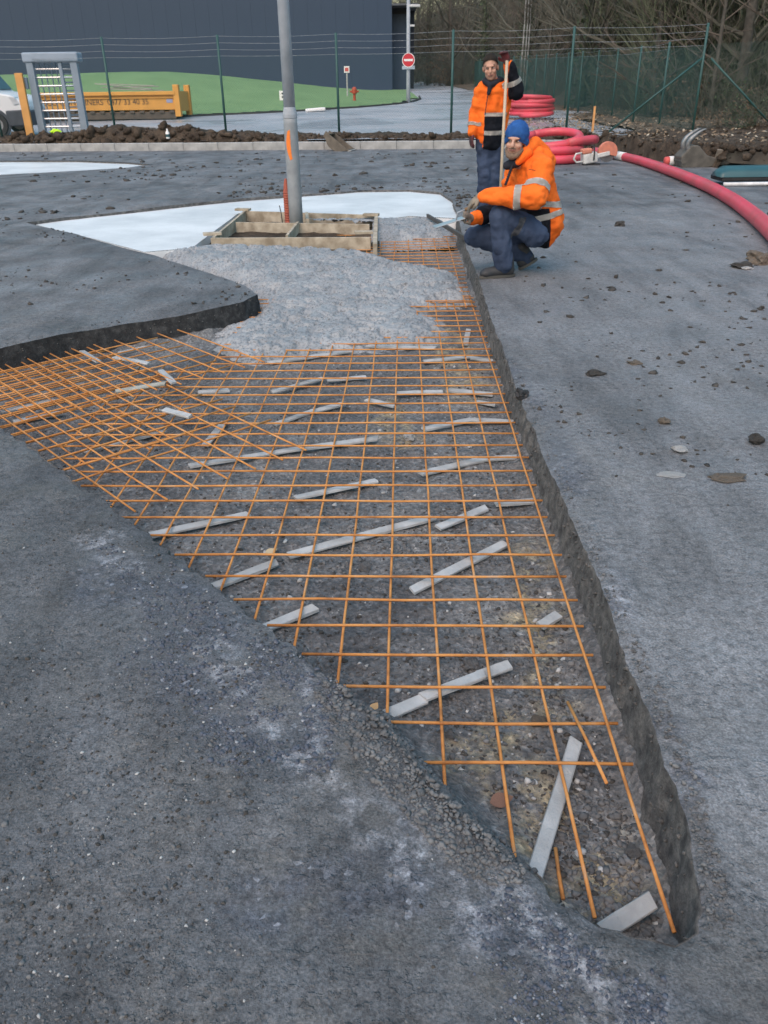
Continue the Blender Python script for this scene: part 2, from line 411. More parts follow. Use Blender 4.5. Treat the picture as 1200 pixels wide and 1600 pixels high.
def kerbY(x): return 24.045-0.1186*x
def build_ground():
    pts = []
    for ring in range(0, 250):
        r = 0.25*1.0205**ring
        if r > 40: break
        st = max(0.0205, 0.012)
        a0, a1 = (-1.0, 1.0)
        k = int((a1-a0)/st)
        for j in range(k):
            a = a0+(a1-a0)*(j+0.5*(ring % 2))/k
            x = r*math.sin(a); y = r*math.cos(a)
            if y < kerbY(x)-0.2: pts.append((x+random.uniform(-.2, .2)*r*.02, y+random.uniform(-.2, .2)*r*.02))
    for x in np.arange(-58, 59, 4.0):
        for y in np.arange(-7, 24, 3.0):
            if abs(math.atan2(x, y)) > 1.05 or y < 0.1: 
                if y < kerbY(x)-1: pts.append((x, y))
    P = np.array(pts)
    rim = np.array(RIM); rim2 = np.array(RIM2)
    d1 = sdist(P, rim); d2 = sdist(P, rim2)
    keep = (d1 > 0.012) & (d2 > 0.04)
    P = P[keep]
    outer = [(-60, -8), (60, -8), (60, kerbY(60)+0.3), (-60, kerbY(-60)+0.3)]
    V = [Vector(p) for p in outer]+[Vector(p) for p in rim]+[Vector(p) for p in rim2]+[Vector(p) for p in P]
    n1 = 4; n2 = 4+len(rim); n3 = n2+len(rim2)
    E = [(i, (i+1) % 4) for i in range(4)]
    E += [(n1+i, n1+(i+1) % len(rim)) for i in range(len(rim))]
    E += [(n2+i, n2+(i+1) % len(rim2)) for i in range(len(rim2))]
    vo, eo, fo, ov, oe, of = delaunay_2d_cdt(V, E, [], 1, 1e-6)
    vo = np.array([(v.x, v.y) for v in vo]); fo = np.array([f for f in fo if len(f) == 3])
    cen = vo[fo].mean(1)
    fo = fo[(sdist(cen, rim) > 0) & (sdist(cen, rim2) > 0)]
    dr = np.abs(sdist(vo, rim)); 
    z = gz(vo[:, 0], vo[:, 1])
    z -= 0.010*np.exp(-dr/0.02) 
    # loose rim on the left foreground side sags towards the excavation
    v3 = np.c_[vo, z]
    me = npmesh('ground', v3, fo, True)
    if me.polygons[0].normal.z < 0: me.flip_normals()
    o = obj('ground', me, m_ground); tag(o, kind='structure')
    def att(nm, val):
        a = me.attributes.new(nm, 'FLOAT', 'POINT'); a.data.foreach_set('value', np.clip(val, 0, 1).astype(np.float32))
    W = lambda L: [tuple(G(*p)[:2]) for p in L]
    wob = fbm(vo[:, 0], vo[:, 1], 0.35, 4, 77)*0.16
    scar = np.zeros(len(vo))
    for L, w in (([(185, 900), (300, 960), (390, 1030), (430, 1120)], 0.16), ([(250, 1010), (330, 1110), (420, 1160)], 0.13), ([(470, 1010), (490, 1100), (480, 1180)], 0.085),
                 ([(820, 1460), (900, 1540), (1000, 1600)], 0.10), ([(590, 1230), (700, 1300), (830, 1420)], 0.04), ([(950, 900), (1000, 1010), (1040, 1110)], 0.03),
                 ([(380, 1420), (600, 1380)], 0.06), ([(1020, 1420), (1100, 1330), (1060, 1240)], 0.03), ([(785, 560), (850, 640), (900, 760)], 0.06)):
        scar = np.maximum(scar, 1-sstep(w*0.35, w*1.25, ldist(vo, W(L))+wob))
    att('scar', scar)
    lime = np.zeros(len(vo))
    for L, w in (([(380, 1090), (470, 1190), (560, 1260), (640, 1330)], 0.055), ([(800, 1430), (880, 1480), (930, 1540), (960, 1600)], 0.10), ([(470, 1040), (495, 1150)], 0.05),
                 ([(160, 845), (220, 890)], 0.05), ([(950, 900), (985, 970)], 0.02), ([(330, 1010), (390, 1080)], 0.07)):
        lime = np.maximum(lime, 1-sstep(w*0.4, w*1.3, ldist(vo, W(L))+wob*0.5))
    att('lime', lime)
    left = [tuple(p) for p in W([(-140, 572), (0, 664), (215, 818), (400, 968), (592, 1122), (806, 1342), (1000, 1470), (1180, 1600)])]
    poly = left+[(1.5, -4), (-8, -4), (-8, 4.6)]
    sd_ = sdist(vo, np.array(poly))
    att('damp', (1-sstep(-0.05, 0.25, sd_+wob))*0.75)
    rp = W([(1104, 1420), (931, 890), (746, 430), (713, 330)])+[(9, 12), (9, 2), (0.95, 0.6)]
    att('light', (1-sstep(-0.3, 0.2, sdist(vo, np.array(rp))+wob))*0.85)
    att('rust', np.clip(fbm(vo[:, 0], vo[:, 1], 2.2, 3, 91)*1.4+0.35, 0, 1))
    # faces of the cut
    for loop, dep, nm in ((rim, [0, .012, .035, .075, .115, .155, .20, .27], 'cut_face'), (rim2, [0, .015, .07, .12], 'cut_face')):
        n = len(loop); lo = np.array(loop)
        tan = np.roll(lo, -1, 0)-np.roll(lo, 1, 0); tan /= np.linalg.norm(tan, axis=1)[:, None]+1e-9
        area = 0.5*np.sum(lo[:, 0]*np.roll(lo[:, 1], -1)-np.roll(lo[:, 0], -1)*lo[:, 1])
        inn = np.c_[-tan[:, 1], tan[:, 0]]*(1 if area > 0 else -1)
        rows = []
        s = np.arange(n)*0.03
        for k, d in enumerate(dep):
            if k == 0: off = np.zeros(n); zz = gz(lo[:, 0], lo[:, 1])-0.010
            else:
                off = 0.004*k*(1 if d > 0.05 else 0.4)+fbm(s, np.full(n, d*3.0), 0.08, 4, 61, .8)*0.008*min(1, k/2)+0.03*max(0, d-.15)/.1
                zz = -d+fbm(s, np.full(n, d*2.0), 0.2, 2, 66)*0.010-0.004
            rows.append(np.c_[lo+inn*off[:, None], zz])
        v = np.concatenate(rows); f = []
        for k in range(len(dep)-1):
            for i in range(n):
                j = (i+1) % n
                f.append((k*n+i, k*n+j, (k+1)*n+j, (k+1)*n+i))
        me2 = npmesh(nm, v, f, True)
        me2.materials.append(m_wall); me2.materials.append(m_asph)
        near_p = ldist(lo, [tuple(G(*p)[:2]) for p in PIT_PX[30:39]]) < 0.03
        mi = np.zeros(len(me2.polygons), np.int32)
        for k in range(len(dep)-1): mi[k*n:(k+1)*n] = near_p.astype(np.int32)
        me2.polygons.foreach_set('material_index', mi)
        w = obj(nm, me2, None, o)
    return o
ground = build_ground()

# floor of the excavation
FLOOR_Z = -0.190
def pz(x, y): return FLOOR_Z + fbm(x, y, 0.5, 3, 23)*0.018 + fbm(x, y, 0.06, 3, 29, 0.6)*0.016
def build_pit_floor():
    xs = np.arange(-4.7, 1.5, 0.0225)
    ys = [0.75]
    while ys[-1] < 9.2: ys.append(ys[-1]+0.014*max(1, ys[-1]/2.0))
    ys = np.array(ys)
    Xg, Yg = np.meshgrid(xs, ys)
    x = Xg.ravel(); y = Yg.ravel()
    sdv = sdist(np.c_[x, y], np.array(PIT0))
    z = pz(x, y)
    z += 0.05*sstep(-0.09, 0.02, sdv+fbm(x, y, .15, 3, 31)*.06)                 # spoil fallen against the sides
    # crumbled slope under the left rim in front
    pL = [tuple(G(*p)[:2]) for p in [(560, 1090), (600, 1150), (650, 1200), (700, 1250), (760, 1310)]]
    z += 0.14*np.exp(-(ldist(np.c_[x, y], pL)/0.10)**2)
    z += 0.13*np.exp(-(ldist(np.c_[x, y], [tuple(G(*p)[:2]) for p in [(900, 1425), (960, 1450), (1075, 1470)]])/0.06)**2)
    z = np.minimum(z, -0.055+fbm(x, y, .08, 3, 45)*.03)
    z = np.where(sdv > -0.015, np.minimum(z, -0.10), z)
    nx, ny = len(xs), len(ys)
    idx = np.arange(nx*ny).reshape(ny, nx)
    f = np.stack([idx[:-1, :-1], idx[:-1, 1:], idx[1:, 1:], idx[1:, :-1]], -1).reshape(-1, 4)
    ok = (sdv < 0.10)[f].any(1)
    f = f[ok]
    used = np.unique(f); remap = -np.ones(nx*ny, int); remap[used] = np.arange(len(used))
    me = npmesh('pit_floor', np.c_[x, y, z][used], remap[f], True)
    o = obj('pit_floor', me, m_pit); tag(o, kind='structure')
    a = me.attributes.new('sand', 'FLOAT', 'POINT')
    q = np.c_[x, y][used]; sand = np.zeros(len(used))
    for L, w in (([(840, 1000), (830, 860)], .12), ([(790, 1230), (900, 1300), (960, 1370)], .13), ([(720, 1180), (790, 1130)], .07), ([(690, 520), (740, 620)], .18), ([(600, 630), (640, 690)], .12), ([(860, 1110), (840, 1060)], .06), ([(830, 1330), (900, 1400)], .07)):
        sand = np.maximum(sand, 1-sstep(w*.3, w*1.2, ldist(q, [tuple(G(*p, FLOOR_Z)[:2]) for p in L])+fbm(q[:, 0], q[:, 1], .2, 3, 8)*.1))
    a.data.foreach_set('value', np.clip(sand, 0, 1).astype(np.float32))
    return o
build_pit_floor()

# smooth finished slab, and the patch far left
CURED_PX = [(722, 342), (713, 330), (706, 310), (688, 299), (640, 295), (560, 296), (480, 302), (380, 309), (300, 317), (175, 331), (100, 339), (40, 347), (120, 366), (225, 394),
            (300, 388), (318, 374), (372, 333), (588, 338), (600, 342), (640, 338), (680, 340)]
def slab(name, px, z, thick, amp=0.003, step=0.16):
    poly = np.array([G(*p, z)[:2] for p in px]); 
    P = resample([tuple(p) for p in poly], 0.05, 0.002, 5)
    mn = poly.min(0); mx = poly.max(0)
    gx, gy = np.meshgrid(np.arange(mn[0], mx[0], step), np.arange(mn[1], mx[1], step))
    q = np.c_[gx.ravel(), gy.ravel()]; q = q[sdist(q, np.array(P)) < -0.05]
    V = [Vector(p) for p in P]+[Vector(p) for p in q]; n = len(P)
    vo, eo, fo, *_ = delaunay_2d_cdt(V, [(i, (i+1) % n) for i in range(n)], [], 1, 1e-6)
    vo = np.array([(v.x, v.y) for v in vo]); fo = np.array([f for f in fo if len(f) == 3])
    fo = fo[sdist(vo[fo].mean(1), np.array(P)) < 0]
    v = np.c_[vo, z+fbm(vo[:, 0], vo[:, 1], 1.0, 3, 71)*amp*2]
    low = [(p[0], p[1], z-thick) for p in P]; top = [(p[0], p[1], z-0.002) for p in P]
    k = len(v); v = np.concatenate([v, top, low])
    tri = [tuple(t) for t in fo]
    for i in range(n):
        j = (i+1) % n; tri += [(k+i, k+j, k+n+j), (k+i, k+n+j, k+n+i)]
    me = npmesh(name, v, tri, True)
    bm = bmesh.new(); bm.from_mesh(me); bmesh.ops.recalc_face_normals(bm, faces=bm.faces); bm.to_mesh(me); bm.free()
    if sum(p.normal.z for p in me.polygons) < 0: me.flip_normals()
    return obj(name, me, m_cured)
o = slab('concrete_slab', CURED_PX, -0.045, 0.2); tag(o, kind='structure')
o = slab('concrete_patch', PATCH_PX, -0.035, 0.1); tag(o, kind='structure')

# freshly poured, not yet levelled concrete
WET_PX = [(225, 394), (300, 384), (318, 374), (375, 336), (590, 340), (640, 336), (685, 338), (718, 345), (726, 361), (706, 363), (640, 369), (590, 374), (594, 392), (640, 403), (690, 412),
          (735, 422), (745, 434), (752, 452), (738, 458), (700, 462), (684, 468), (706, 482), (714, 500), (690, 514), (640, 522), (600, 527), (520, 531), (450, 543), (385, 548),
          (340, 535), (312, 518), (330, 500), (372, 474), (402, 460), (385, 446), (330, 426)]
def wetz(x, y):
    q = np.c_[x, y]
    poly = np.array([G(*p, -0.07)[:2] for p in WET_PX])
    d = -sdist(q, poly)+fbm(x, y, 0.25, 4, 15)*0.10
    lump = fbm(x, y, 0.30, 3, 18)*0.014 + fbm(x, y, 0.07, 3, 19, .7)*0.010 - 0.028*sstep(.12, .26, fbm(x*.8, y, .065, 2, 27)) - 0.016*sstep(.10, .26, fbm(x, y, .035, 2, 28))
    top = -0.098+0.068*sstep(6.0, 8.5, y)
    h = FLOOR_Z-0.05 + (top-FLOOR_Z+0.05)*np.clip(sstep(-0.04, 0.32, d), 0, 1)**0.65
    return h+lump*sstep(-0.02, 0.1, d)*0.9, d
def build_wet():
    xs = np.arange(-2.7, 1.15, 0.0115)
    ys = [5.1]
    while ys[-1] < 10.8: ys.append(ys[-1]+0.0125*max(1, ys[-1]/6.0))
    Xg, Yg = np.meshgrid(xs, np.array(ys)); x = Xg.ravel()+np.random.uniform(-.004, .004, Xg.size); y = Yg.ravel()+np.random.uniform(-.004, .004, Xg.size)
    z, d = wetz(x, y)
    inpit = sdist(np.c_[x, y], np.array(PIT0))
    ny, nx = Xg.shape; idx = np.arange(nx*ny).reshape(ny, nx)
    f = np.stack([idx[:-1, :-1], idx[:-1, 1:], idx[1:, 1:], idx[1:, :-1]], -1).reshape(-1, 4)
    ok = (d > -0.10)[f].all(1) & (inpit < 0.05)[f].all(1) & (z > FLOOR_Z-0.03)[f].any(1)
    fwq = np.array([G(*p, 0.03)[:2] for p in [(374, 331), (325, 372), (580, 380), (586, 337)]])
    ok &= (sdist(np.c_[x, y], fwq) > -0.015)[f].any(1)
    f = f[ok]; used = np.unique(f); remap = -np.ones(nx*ny, int); remap[used] = np.arange(len(used))
    me = npmesh('fresh_concrete', np.c_[x, y, z][used], remap[f], True)
    o = obj('fresh_concrete', me, m_wet)
    tag(o, 'rough wet grey concrete freshly poured over the rebar mesh in front of formwork', 'concrete', kind='stuff')
build_wet()

# ------------------------------------------------------------------ kerb, bank, road, lawn
def far_z(y): return np.interp(y, [0, 24, 27, 32, 60, 100, 160, 700], [.18, .22, .26, .30, 1.0, 1.95, 3.0, 30])
def gridmesh(name, xs, ys, zf, m, mask=None, smooth=True):
    Xg, Yg = np.meshgrid(xs, ys); x = Xg.ravel(); y = Yg.ravel(); z = zf(x, y)
    ny, nx = Xg.shape; idx = np.arange(nx*ny).reshape(ny, nx)
    f = np.stack([idx[:-1, :-1], idx[:-1, 1:], idx[1:, 1:], idx[1:, :-1]], -1).reshape(-1, 4)
    if mask is not None:
        k = mask(x, y); f = f[k[f].all(1)]
        used = np.unique(f); remap = -np.ones(nx*ny, int); remap[used] = np.arange(len(used)); f = remap[f]
        x, y, z = x[used], y[used], z[used]
    return obj(name, npmesh(name, np.c_[x, y, z], f, smooth), m)
def road_mat():
    t = NT('wet_asphalt')
    f = t.noise(0.35, 5, 0.6); g = t.noise(20, 4)
    base = t.ramp(f, [(0.35, (0.27, 0.285, 0.31)), (0.65, (0.38, 0.40, 0.43))])
    base = t.mix(base, t.ramp(g, [(0.3, 0.8), (0.6, 1.1)]), 0.6, 'MULTIPLY')
    rg = t.ramp(t.noise(0.25, 4), [(0.42, 0.25), (0.6, 0.75)])
    return t.set(color=base, rough=rg, normal=t.bump(t.noise(30, 3), 0.004), spec=0.5)
rd = gridmesh('road', np.arange(-70, 30, 2.0), np.concatenate([np.arange(23, 40, .5), np.arange(40, 161, 3.0)]), lambda x, y: far_z(y)+fbm(x, y, 6, 2, 4)*.05, road_mat(), lambda x, y: y > kerbY(x)+0.1)
tag(rd, kind='structure')
kerb = empty('kerb', (0, kerbY(0), 0)); tag(kerb, 'pale concrete kerb running across the site in front of soil bank', 'kerb')
kb = MB().box((0, 0, 0.06), (0.997, 0.16, 0.28)).mesh('kerb_stone', 0.018, 2)
kb.materials.append(m_kerb)
ang = math.atan(-0.1186)
for i in range(-16, 6):
    k = bpy.data.objects.new('kerb_stone', kb); COL.objects.link(k); k.parent = kerb
    s = i*1.0
    k.location = (s*math.cos(ang), s*math.sin(ang)+random.uniform(-.004, .004), random.uniform(-.006, .006)); k.rotation_euler = (0, 0, ang+random.uniform(-.004, .004))

# dug soil behind the kerb and the bank on the right
BANK_F = [tuple(kf) for kf in ([(-40, kerbY(-40)+.12), (0, kerbY(0)+.12), (5.2, kerbY(5.2)+.12)]+[tuple(G(*p)[:2]) for p in [(955, 238), (1000, 247), (1100, 262), (1250, 272)]]+[(25, 15.5)])]
def bank_z(x, y):
    fx = [b[0] for b in BANK_F]; fy = [b[1] for b in BANK_F]
    d = y-np.interp(x, fx, fy)
    d = d+fbm(x, y, 0.9, 3, 33)*0.35*sstep(2, 6, x)
    left = np.interp(x, [-14, -10, -8.5, -7, -5.5, -4, 0, 4, 6, 9, 14], [.33, .36, .50, .60, .55, .40, .30, .30, .42, .50, .7])
    prof = sstep(-0.02, 0.45, d)*left + sstep(1.4, 2.6, d)*(np.interp(x, [-14, 5, 8, 14], [.22, .22, .36, .55])-left)
    n = fbm(x, y, 0.55, 3, 35)*0.24 + np.abs(fbm(x, y, 0.16, 3, 37))*0.14
    bulge = np.interp(x, [-14, -4, 5, 9], [1.0, .8, .7, 1.0])
    return -0.06+prof+n*sstep(0.0, 0.3, d)*bulge*(1-.75*sstep(2.2, 3.4, d))
bk = gridmesh('soil_bank', np.arange(-16, 17, 0.055), np.arange(16.8, 28.2, 0.055), bank_z, m_bank,
              lambda x, y: (y > np.interp(x, [b[0] for b in BANK_F], [b[1] for b in BANK_F])-.8*sstep(4.6, 5.0, x)) & (y-kerbY(x) < np.interp(x, [-14, 4, 8, 14], [2.6, 2.6, 3.5, 3.5])))
tag(bk, 'bank of dug brown soil heaped along the back of the kerb', 'soil bank', kind='structure')

def grass_mat():
    t = NT('mown_grass')
    f = t.noise(0.4, 5, 0.6); g = t.noise(14, 4, 0.7)
    base = t.ramp(f, [(0.35, (0.150, 0.255, 0.115)), (0.65, (0.19, 0.305, 0.145))])
    base = t.mix(base, t.ramp(g, [(0.3, 0.7), (0.6, 1.2)]), 0.6, 'MULTIPLY')
    return t.set(color=base, rough=0.9, normal=t.bump(t.noise(25, 4), 0.03), spec=0.2)
m_grass = grass_mat()
LAWN_PX = [(-250, 195), (130, 187), (285, 183), (400, 178), (500, 172.5), (560, 168.5), (620, 163.5), (648, 158.5), (657, 155), (655, 151)]
def road_hit(px, py):
    d = ray(px, py); y = 26.0
    while y < 150:
        if HC+d.z*y/d.y < far_z(y): break
        y += 0.05
    return (d.x*y/d.y, y)
LAWN = [road_hit(*p) for p in LAWN_PX]
LAWN_POLY = np.array(LAWN+[(LAWN[-1][0]+.3, 66), (2.6, 79), (-70, 79), (-70, LAWN[0][1]+5)])
def lawn_z(x, y):
    d = -sdist(np.c_[x, y], LAWN_POLY)
    dome = np.interp(x, [-60, -22, -14, -6, 0, 4], [2.1, 2.1, 2.2, 2.0, 1.75, 1.3])
    return far_z(y)+0.06+np.clip(dome-far_z(np.full_like(y, 62))+.55, 0, 2)*sstep(0, 19, d)+fbm(x, y, 3, 3, 88)*.05
lw = gridmesh('lawn', np.arange(-70, 6, 0.6), np.arange(36, 80, 0.6), lawn_z, m_grass, lambda x, y: sdist(np.c_[x, y], LAWN_POLY) < 0.0)
tag(lw, kind='structure')
edge = MB().tube([(p[0], p[1], far_z(p[1])+.02) for p in LAWN], 0.07, 6)
eo = edge.build('lawn_edging', M('dark_edging', (0.05, 0.05, 0.05), rough=.9), lw)

fl = gridmesh('forest_floor', np.arange(7.6, 120, 1.5), np.concatenate([np.arange(18, 40, .7), np.arange(40, 161, 4.0)]), lambda x, y: far_z(y)+0.06+np.clip((x-8.5)*.045, -.06, 4)+fbm(x, y, 3, 3, 55)*.2, m_litter, lambda x, y: y > kerbY(x)+1.0)
tag(fl, kind='structure')
hill = gridmesh('hill', np.arange(-400, 401, 20.0), np.arange(120, 700, 20.0), lambda x, y: far_z(y)-.3+sstep(130, 260, y)*18*sstep(-40, 60, x)+fbm(x, y, 60, 3, 2)*5*sstep(140, 220, y), M('wooded_hill', (0.085, 0.075, 0.06), (0.05, 0.05, 0.04), .2, .95))
tag(hill, kind='structure')

# warehouse
BY = 80.0
bx1 = At(613, 100, BY).x; bx2 = At(640, 100, BY).x; bx3 = At(651, 100, BY).x; htop = At(630, 8, BY).z
m_clad = M('dark_blue_cladding', (0.021, 0.046, 0.092), (0.019, 0.042, 0.084), .25, .45, spec=.5)
m_clad2 = M('dark_trim', (0.03, 0.035, 0.05), rough=.5)
wh = empty('warehouse', (0, BY, 0)); tag(wh, 'dark blue grey clad warehouse behind the lawn', 'building')
MB().box((bx1/2-22, 12.2, 7), (bx1+44-.2, 24, 12)).build('wall', m_clad2, wh)
pw = 1.2
pm = MB()
prof = [(-pw/2, 0), (-pw/2+.002, -.012), (-pw/6-.01, -.012), (-pw/6, -.012), (pw/6, -.012), (pw/6+.01, -.012), (pw/2-.006, -.012), (pw/2-.004, 0)]
pm.add([(x, y, 0.9) for x, y in prof]+[(x, y, 13.2) for x, y in prof], [(i, i+1, i+9, i+8) for i in range(7)])
pme = pm.mesh('cladding_panel'); pme.materials.append(m_clad)
x = bx1-pw/2
while x > -44:
    k = obj('cladding_panel', pme, None, wh); k.location = (x, .18, 0); x -= pw
MB().box((bx1-22, .1, 13.25), (44.2, .5, .18)).build('roof_trim', m_clad2, wh)
MB().box(((bx1+bx2)/2, 13.5, htop/2+.5), (bx2-bx1-.02, 22, htop-1)).build('annex_wall', m_clad2, wh)
MB().box(((bx2+bx3)/2, 15.5, htop/2+.5), (bx3-bx2-.02, 20, htop-1.0)).build('annex_wall', m_clad2, wh)
MB().box(((bx1+bx3)/2+.05, 12.2, htop+.06), (bx3-bx1+.1, 24.5, .14)).build('roof_trim', M('pale_trim', (.10, .11, .13), rough=.5), wh)
k = obj('cladding_panel', pme, None, wh); k.location = ((bx1+bx2)/2-.3, 2.46, 0); k.scale = ((bx2-bx1)/pw*.98, 1, (htop-.9)/12.3*.985)
k.location.x = (bx1+bx2)/2; k.location.z = .05
# ================================================================== REBAR
ZR = HC-1.5461                           # height of the bar centres
YAW, TX, TY = -0.0292, -0.1193, 2.7413
def grid(I, J, z):
    c, s = math.cos(YAW), math.sin(YAW); x, y = I*.15, J*.15
    return Vector((c*x-s*y+TX, s*x+c*y+TY, z))
BR = 0.0047
unit_bar = {}
def bar_mesh(L):
    """a ribbed-looking straight bar of length L along X, slightly bowed"""
    n = max(3, int(L/0.35)+2)
    pts = [(L*i/(n-1), random.uniform(-.0025, .0025) if 0 < i < n-1 else 0, random.uniform(-.003, .003) if 0 < i < n-1 else 0) for i in range(n)]
    me = MB().tube(pts, BR, 6).mesh('bar', smooth=True); me.materials.append(m_rebar); return me
def place_bar(name, a, b, parent):
    a = Vector(a); b = Vector(b); d = b-a
    o = obj(name, bar_mesh(d.length), None, parent)
    o.location = a; o.rotation_euler = d.to_track_quat('X', 'Z').to_euler()
    return o
PITN = np.array(PIT0)
def clip(a, b, margin=0.03):             # the longest stretch of a-b inside the excavation
    n = max(8, int((b-a).length/0.02)); t = np.linspace(0, 1, n)
    p = np.array(a)[None, :2]+t[:, None]*(np.array(b)-np.array(a))[None, :2]
    ok = sdist(p, PITN) < -margin
    best = None; i = 0
    while i < n:
        if ok[i]:
            j = i
            while j+1 < n and ok[j+1]: j += 1
            if best is None or j-i > best[1]-best[0]: best = (i, j)
            i = j+1
        else: i += 1
    if best is None or best[1]-best[0] < 4: return None
    return a.lerp(b, t[best[0]]), a.lerp(b, t[best[1]])

mesh1 = empty('rebar_mesh'); tag(mesh1, 'large rusty orange rebar mesh lying square along the excavation', 'rebar mesh', 'rusty rebar mesh sheets')
J0 = {5: -11.16, 4: -10.86, 3: -9.9, 2: -8.7, 1: -6.95, 0: -5.83, -1: -4.81, -2: -3.74, -3: -2.56, -4: -1.51, -5: -.4, -6: .7, -7: 1.69, -8: 3.2, -9: 4.6, -10: 6.0}
for I, j0 in J0.items():
    j1 = 27.6 if I > -5 else (22 if I > -8 else 15)
    a = grid(I, j0, ZR-BR); b = grid(I, j1, ZR-BR)
    if I < 1:
        c = clip(a, b, .0)
        if c: a, b = (a, c[1]) if I > -8 else c
    if I == 5: a = a+Vector((0, 0, .02))
    place_bar('long_bar', a, b, mesh1)
LEFT = {-8: 1.63, -7: 1.0, -6: .13, -5: -.8, -4: -1.67, -3: -2.59, -2: -3.47, -1: -4.47, 0: -5.37, 1: -6.6, 2: -7.5, 3: -8.3, 4: -8.7, 5: -9.6}
for J in range(-8, 28):
    i0 = LEFT.get(J, -10.2 if J < 15 else -7.0)
    if J in (10, 14, 19): i0 += .35
    a = grid(i0, J, ZR+BR); b = grid(5.2+random.uniform(-.04, .05), J, ZR+BR)
    if J > 5:
        c = clip(a, b, .0)
        if c: a, b = c
    place_bar('cross_bar', a, b, mesh1)
# loose pieces of bar beside the tip
def loose(px, label, z0=ZR, z1=ZR):
    a = G(*px[0], z0); b = G(*px[1], z1)
    o = place_bar('loose_bar', a, b, None); tag(o, label, 'steel bar', 'loose bar offcuts')
loose(((887, 1097), (948, 1224)), 'short loose rusty bar leaning across two cross bars at near end', ZR+.015, ZR+.02)
loose(((868, 1325), (880, 1405)), 'very short rusty bar stub in the soil at the near tip', ZR-.02, ZR-.03)
# second sheet, further back under the fresh concrete
mesh2 = empty('rebar_mesh'); tag(mesh2, 'rebar mesh sheet half buried under the fresh concrete beside the crouching person', 'rebar mesh', 'rusty rebar mesh sheets')
for I in np.arange(-4.5, 5.3, 1.0):
    a = grid(I+.1, 24.5, ZR+.012); b = grid(I+.1, 50, ZR+.012); c = clip(a, b, .02)
    if c: place_bar('long_bar', c[0], c[1], mesh2)
for J in np.arange(24.7, 50, 1.15):
    a = grid(-4.6, J, ZR+.02); b = grid(5.3, J, ZR+.02); c = clip(a, b, .05)
    if c: place_bar('cross_bar', c[0], c[1], mesh2)
# sheets thrown in at an angle on the left
DA = Vector((math.cos(R(132.5)), math.sin(R(132.5)), 0)); DB = Vector((math.cos(R(42.5)), math.sin(R(42.5)), 0))
def sheet(label, o0, na, la, s0, nb, zb, rise, jit=0.0, ka0=0, b0=-.3, b1=None):
    e = empty('rebar_mesh'); tag(e, label, 'rebar mesh', 'rusty rebar mesh sheets')
    o0 = Vector((*o0, 0)); b1 = b1 if b1 is not None else na*.15
    zf = lambda s: zb+rise*s
    for k in range(ka0, na):
        a = o0+DB*(.15*k)+DA*random.uniform(-.01, .01); b = a+DA*(la if not callable(la) else la(k))
        c = clip(a, b, .035)
        if c:
            p, q = c
            p = Vector((p.x, p.y, zf((p-a).length))); q = Vector((q.x, q.y, zf((q-a).length)))
            if (q-p).length > .15: place_bar('long_bar', p, q, e)
    for k in range(nb):
        s = s0+.15*k
        a = o0+DA*s+DB*(b0+random.uniform(-.02, .02)); b = o0+DA*s+DB*(b1+random.uniform(-.03, .03))
        c = clip(a, b, .035)
        if c:
            p, q = c; z = zf(s)-2*BR
            if (q-p).length > .15: place_bar('cross_bar', Vector((p.x, p.y, z)), Vector((q.x, q.y, z)), e)
    return e
sheet('rusty rebar mesh turned at an angle with bar ends pointing to the near left', (-1.03, 2.94), 7, 2.9, .47, 17, ZR+.022, .008, b0=-.25, b1=1.0)
sheet('tilted rebar mesh offcut against the dark cut edge, topmost on the left', (-1.40, 4.30), 7, 1.15, .12, 8, ZR+.045, .006, b0=-.55, b1=.72, ka0=-3)
sheet('lowest slanting rebar mesh offcut lying under the other sheets on the left', (-1.36, 3.42), 4, 2.2, .10, 13, ZR+.004, .0, b0=-.2, b1=.62, ka0=-1)

# ------------------------------------------------------------------ spacer bars
def spacer_mesh(L, w=0.038, h=0.011, seed=0):
    rnd = random.Random(seed)
    n = 4; sec = [(-w/2, 0), (w/2, 0), (w/2*.97, h*.7), (w/2*.86, h), (-w/2*.86, h), (-w/2*.97, h*.7)]
    mb = MB(); vs = []; fs = []
    for i in range(n):
        x = L*(i/(n-1)-.5)
        sk = (rnd.uniform(-.008, .008) if i in (0, n-1) else 0)
        for k, (y, z) in enumerate(sec):
            vs.append((x+(sk if y > 0 else -sk)+rnd.uniform(-.001, .001), y+rnd.uniform(-.0012, .0012), z+(rnd.uniform(-.0015, .001) if z > 0 else 0)))
    m = len(sec)
    for i in range(n-1):
        for k in range(m): fs.append((i*m+k, i*m+(k+1) % m, (i+1)*m+(k+1) % m, (i+1)*m+k))
    fs += [tuple(range(m-1, -1, -1)), tuple((n-1)*m+k for k in range(m))]
    return mb.add(vs, fs).mesh('spacer_bar')
ZT = ZR-2*BR-BR-.001                       # underside of the long bars
ZB = ZT-.014
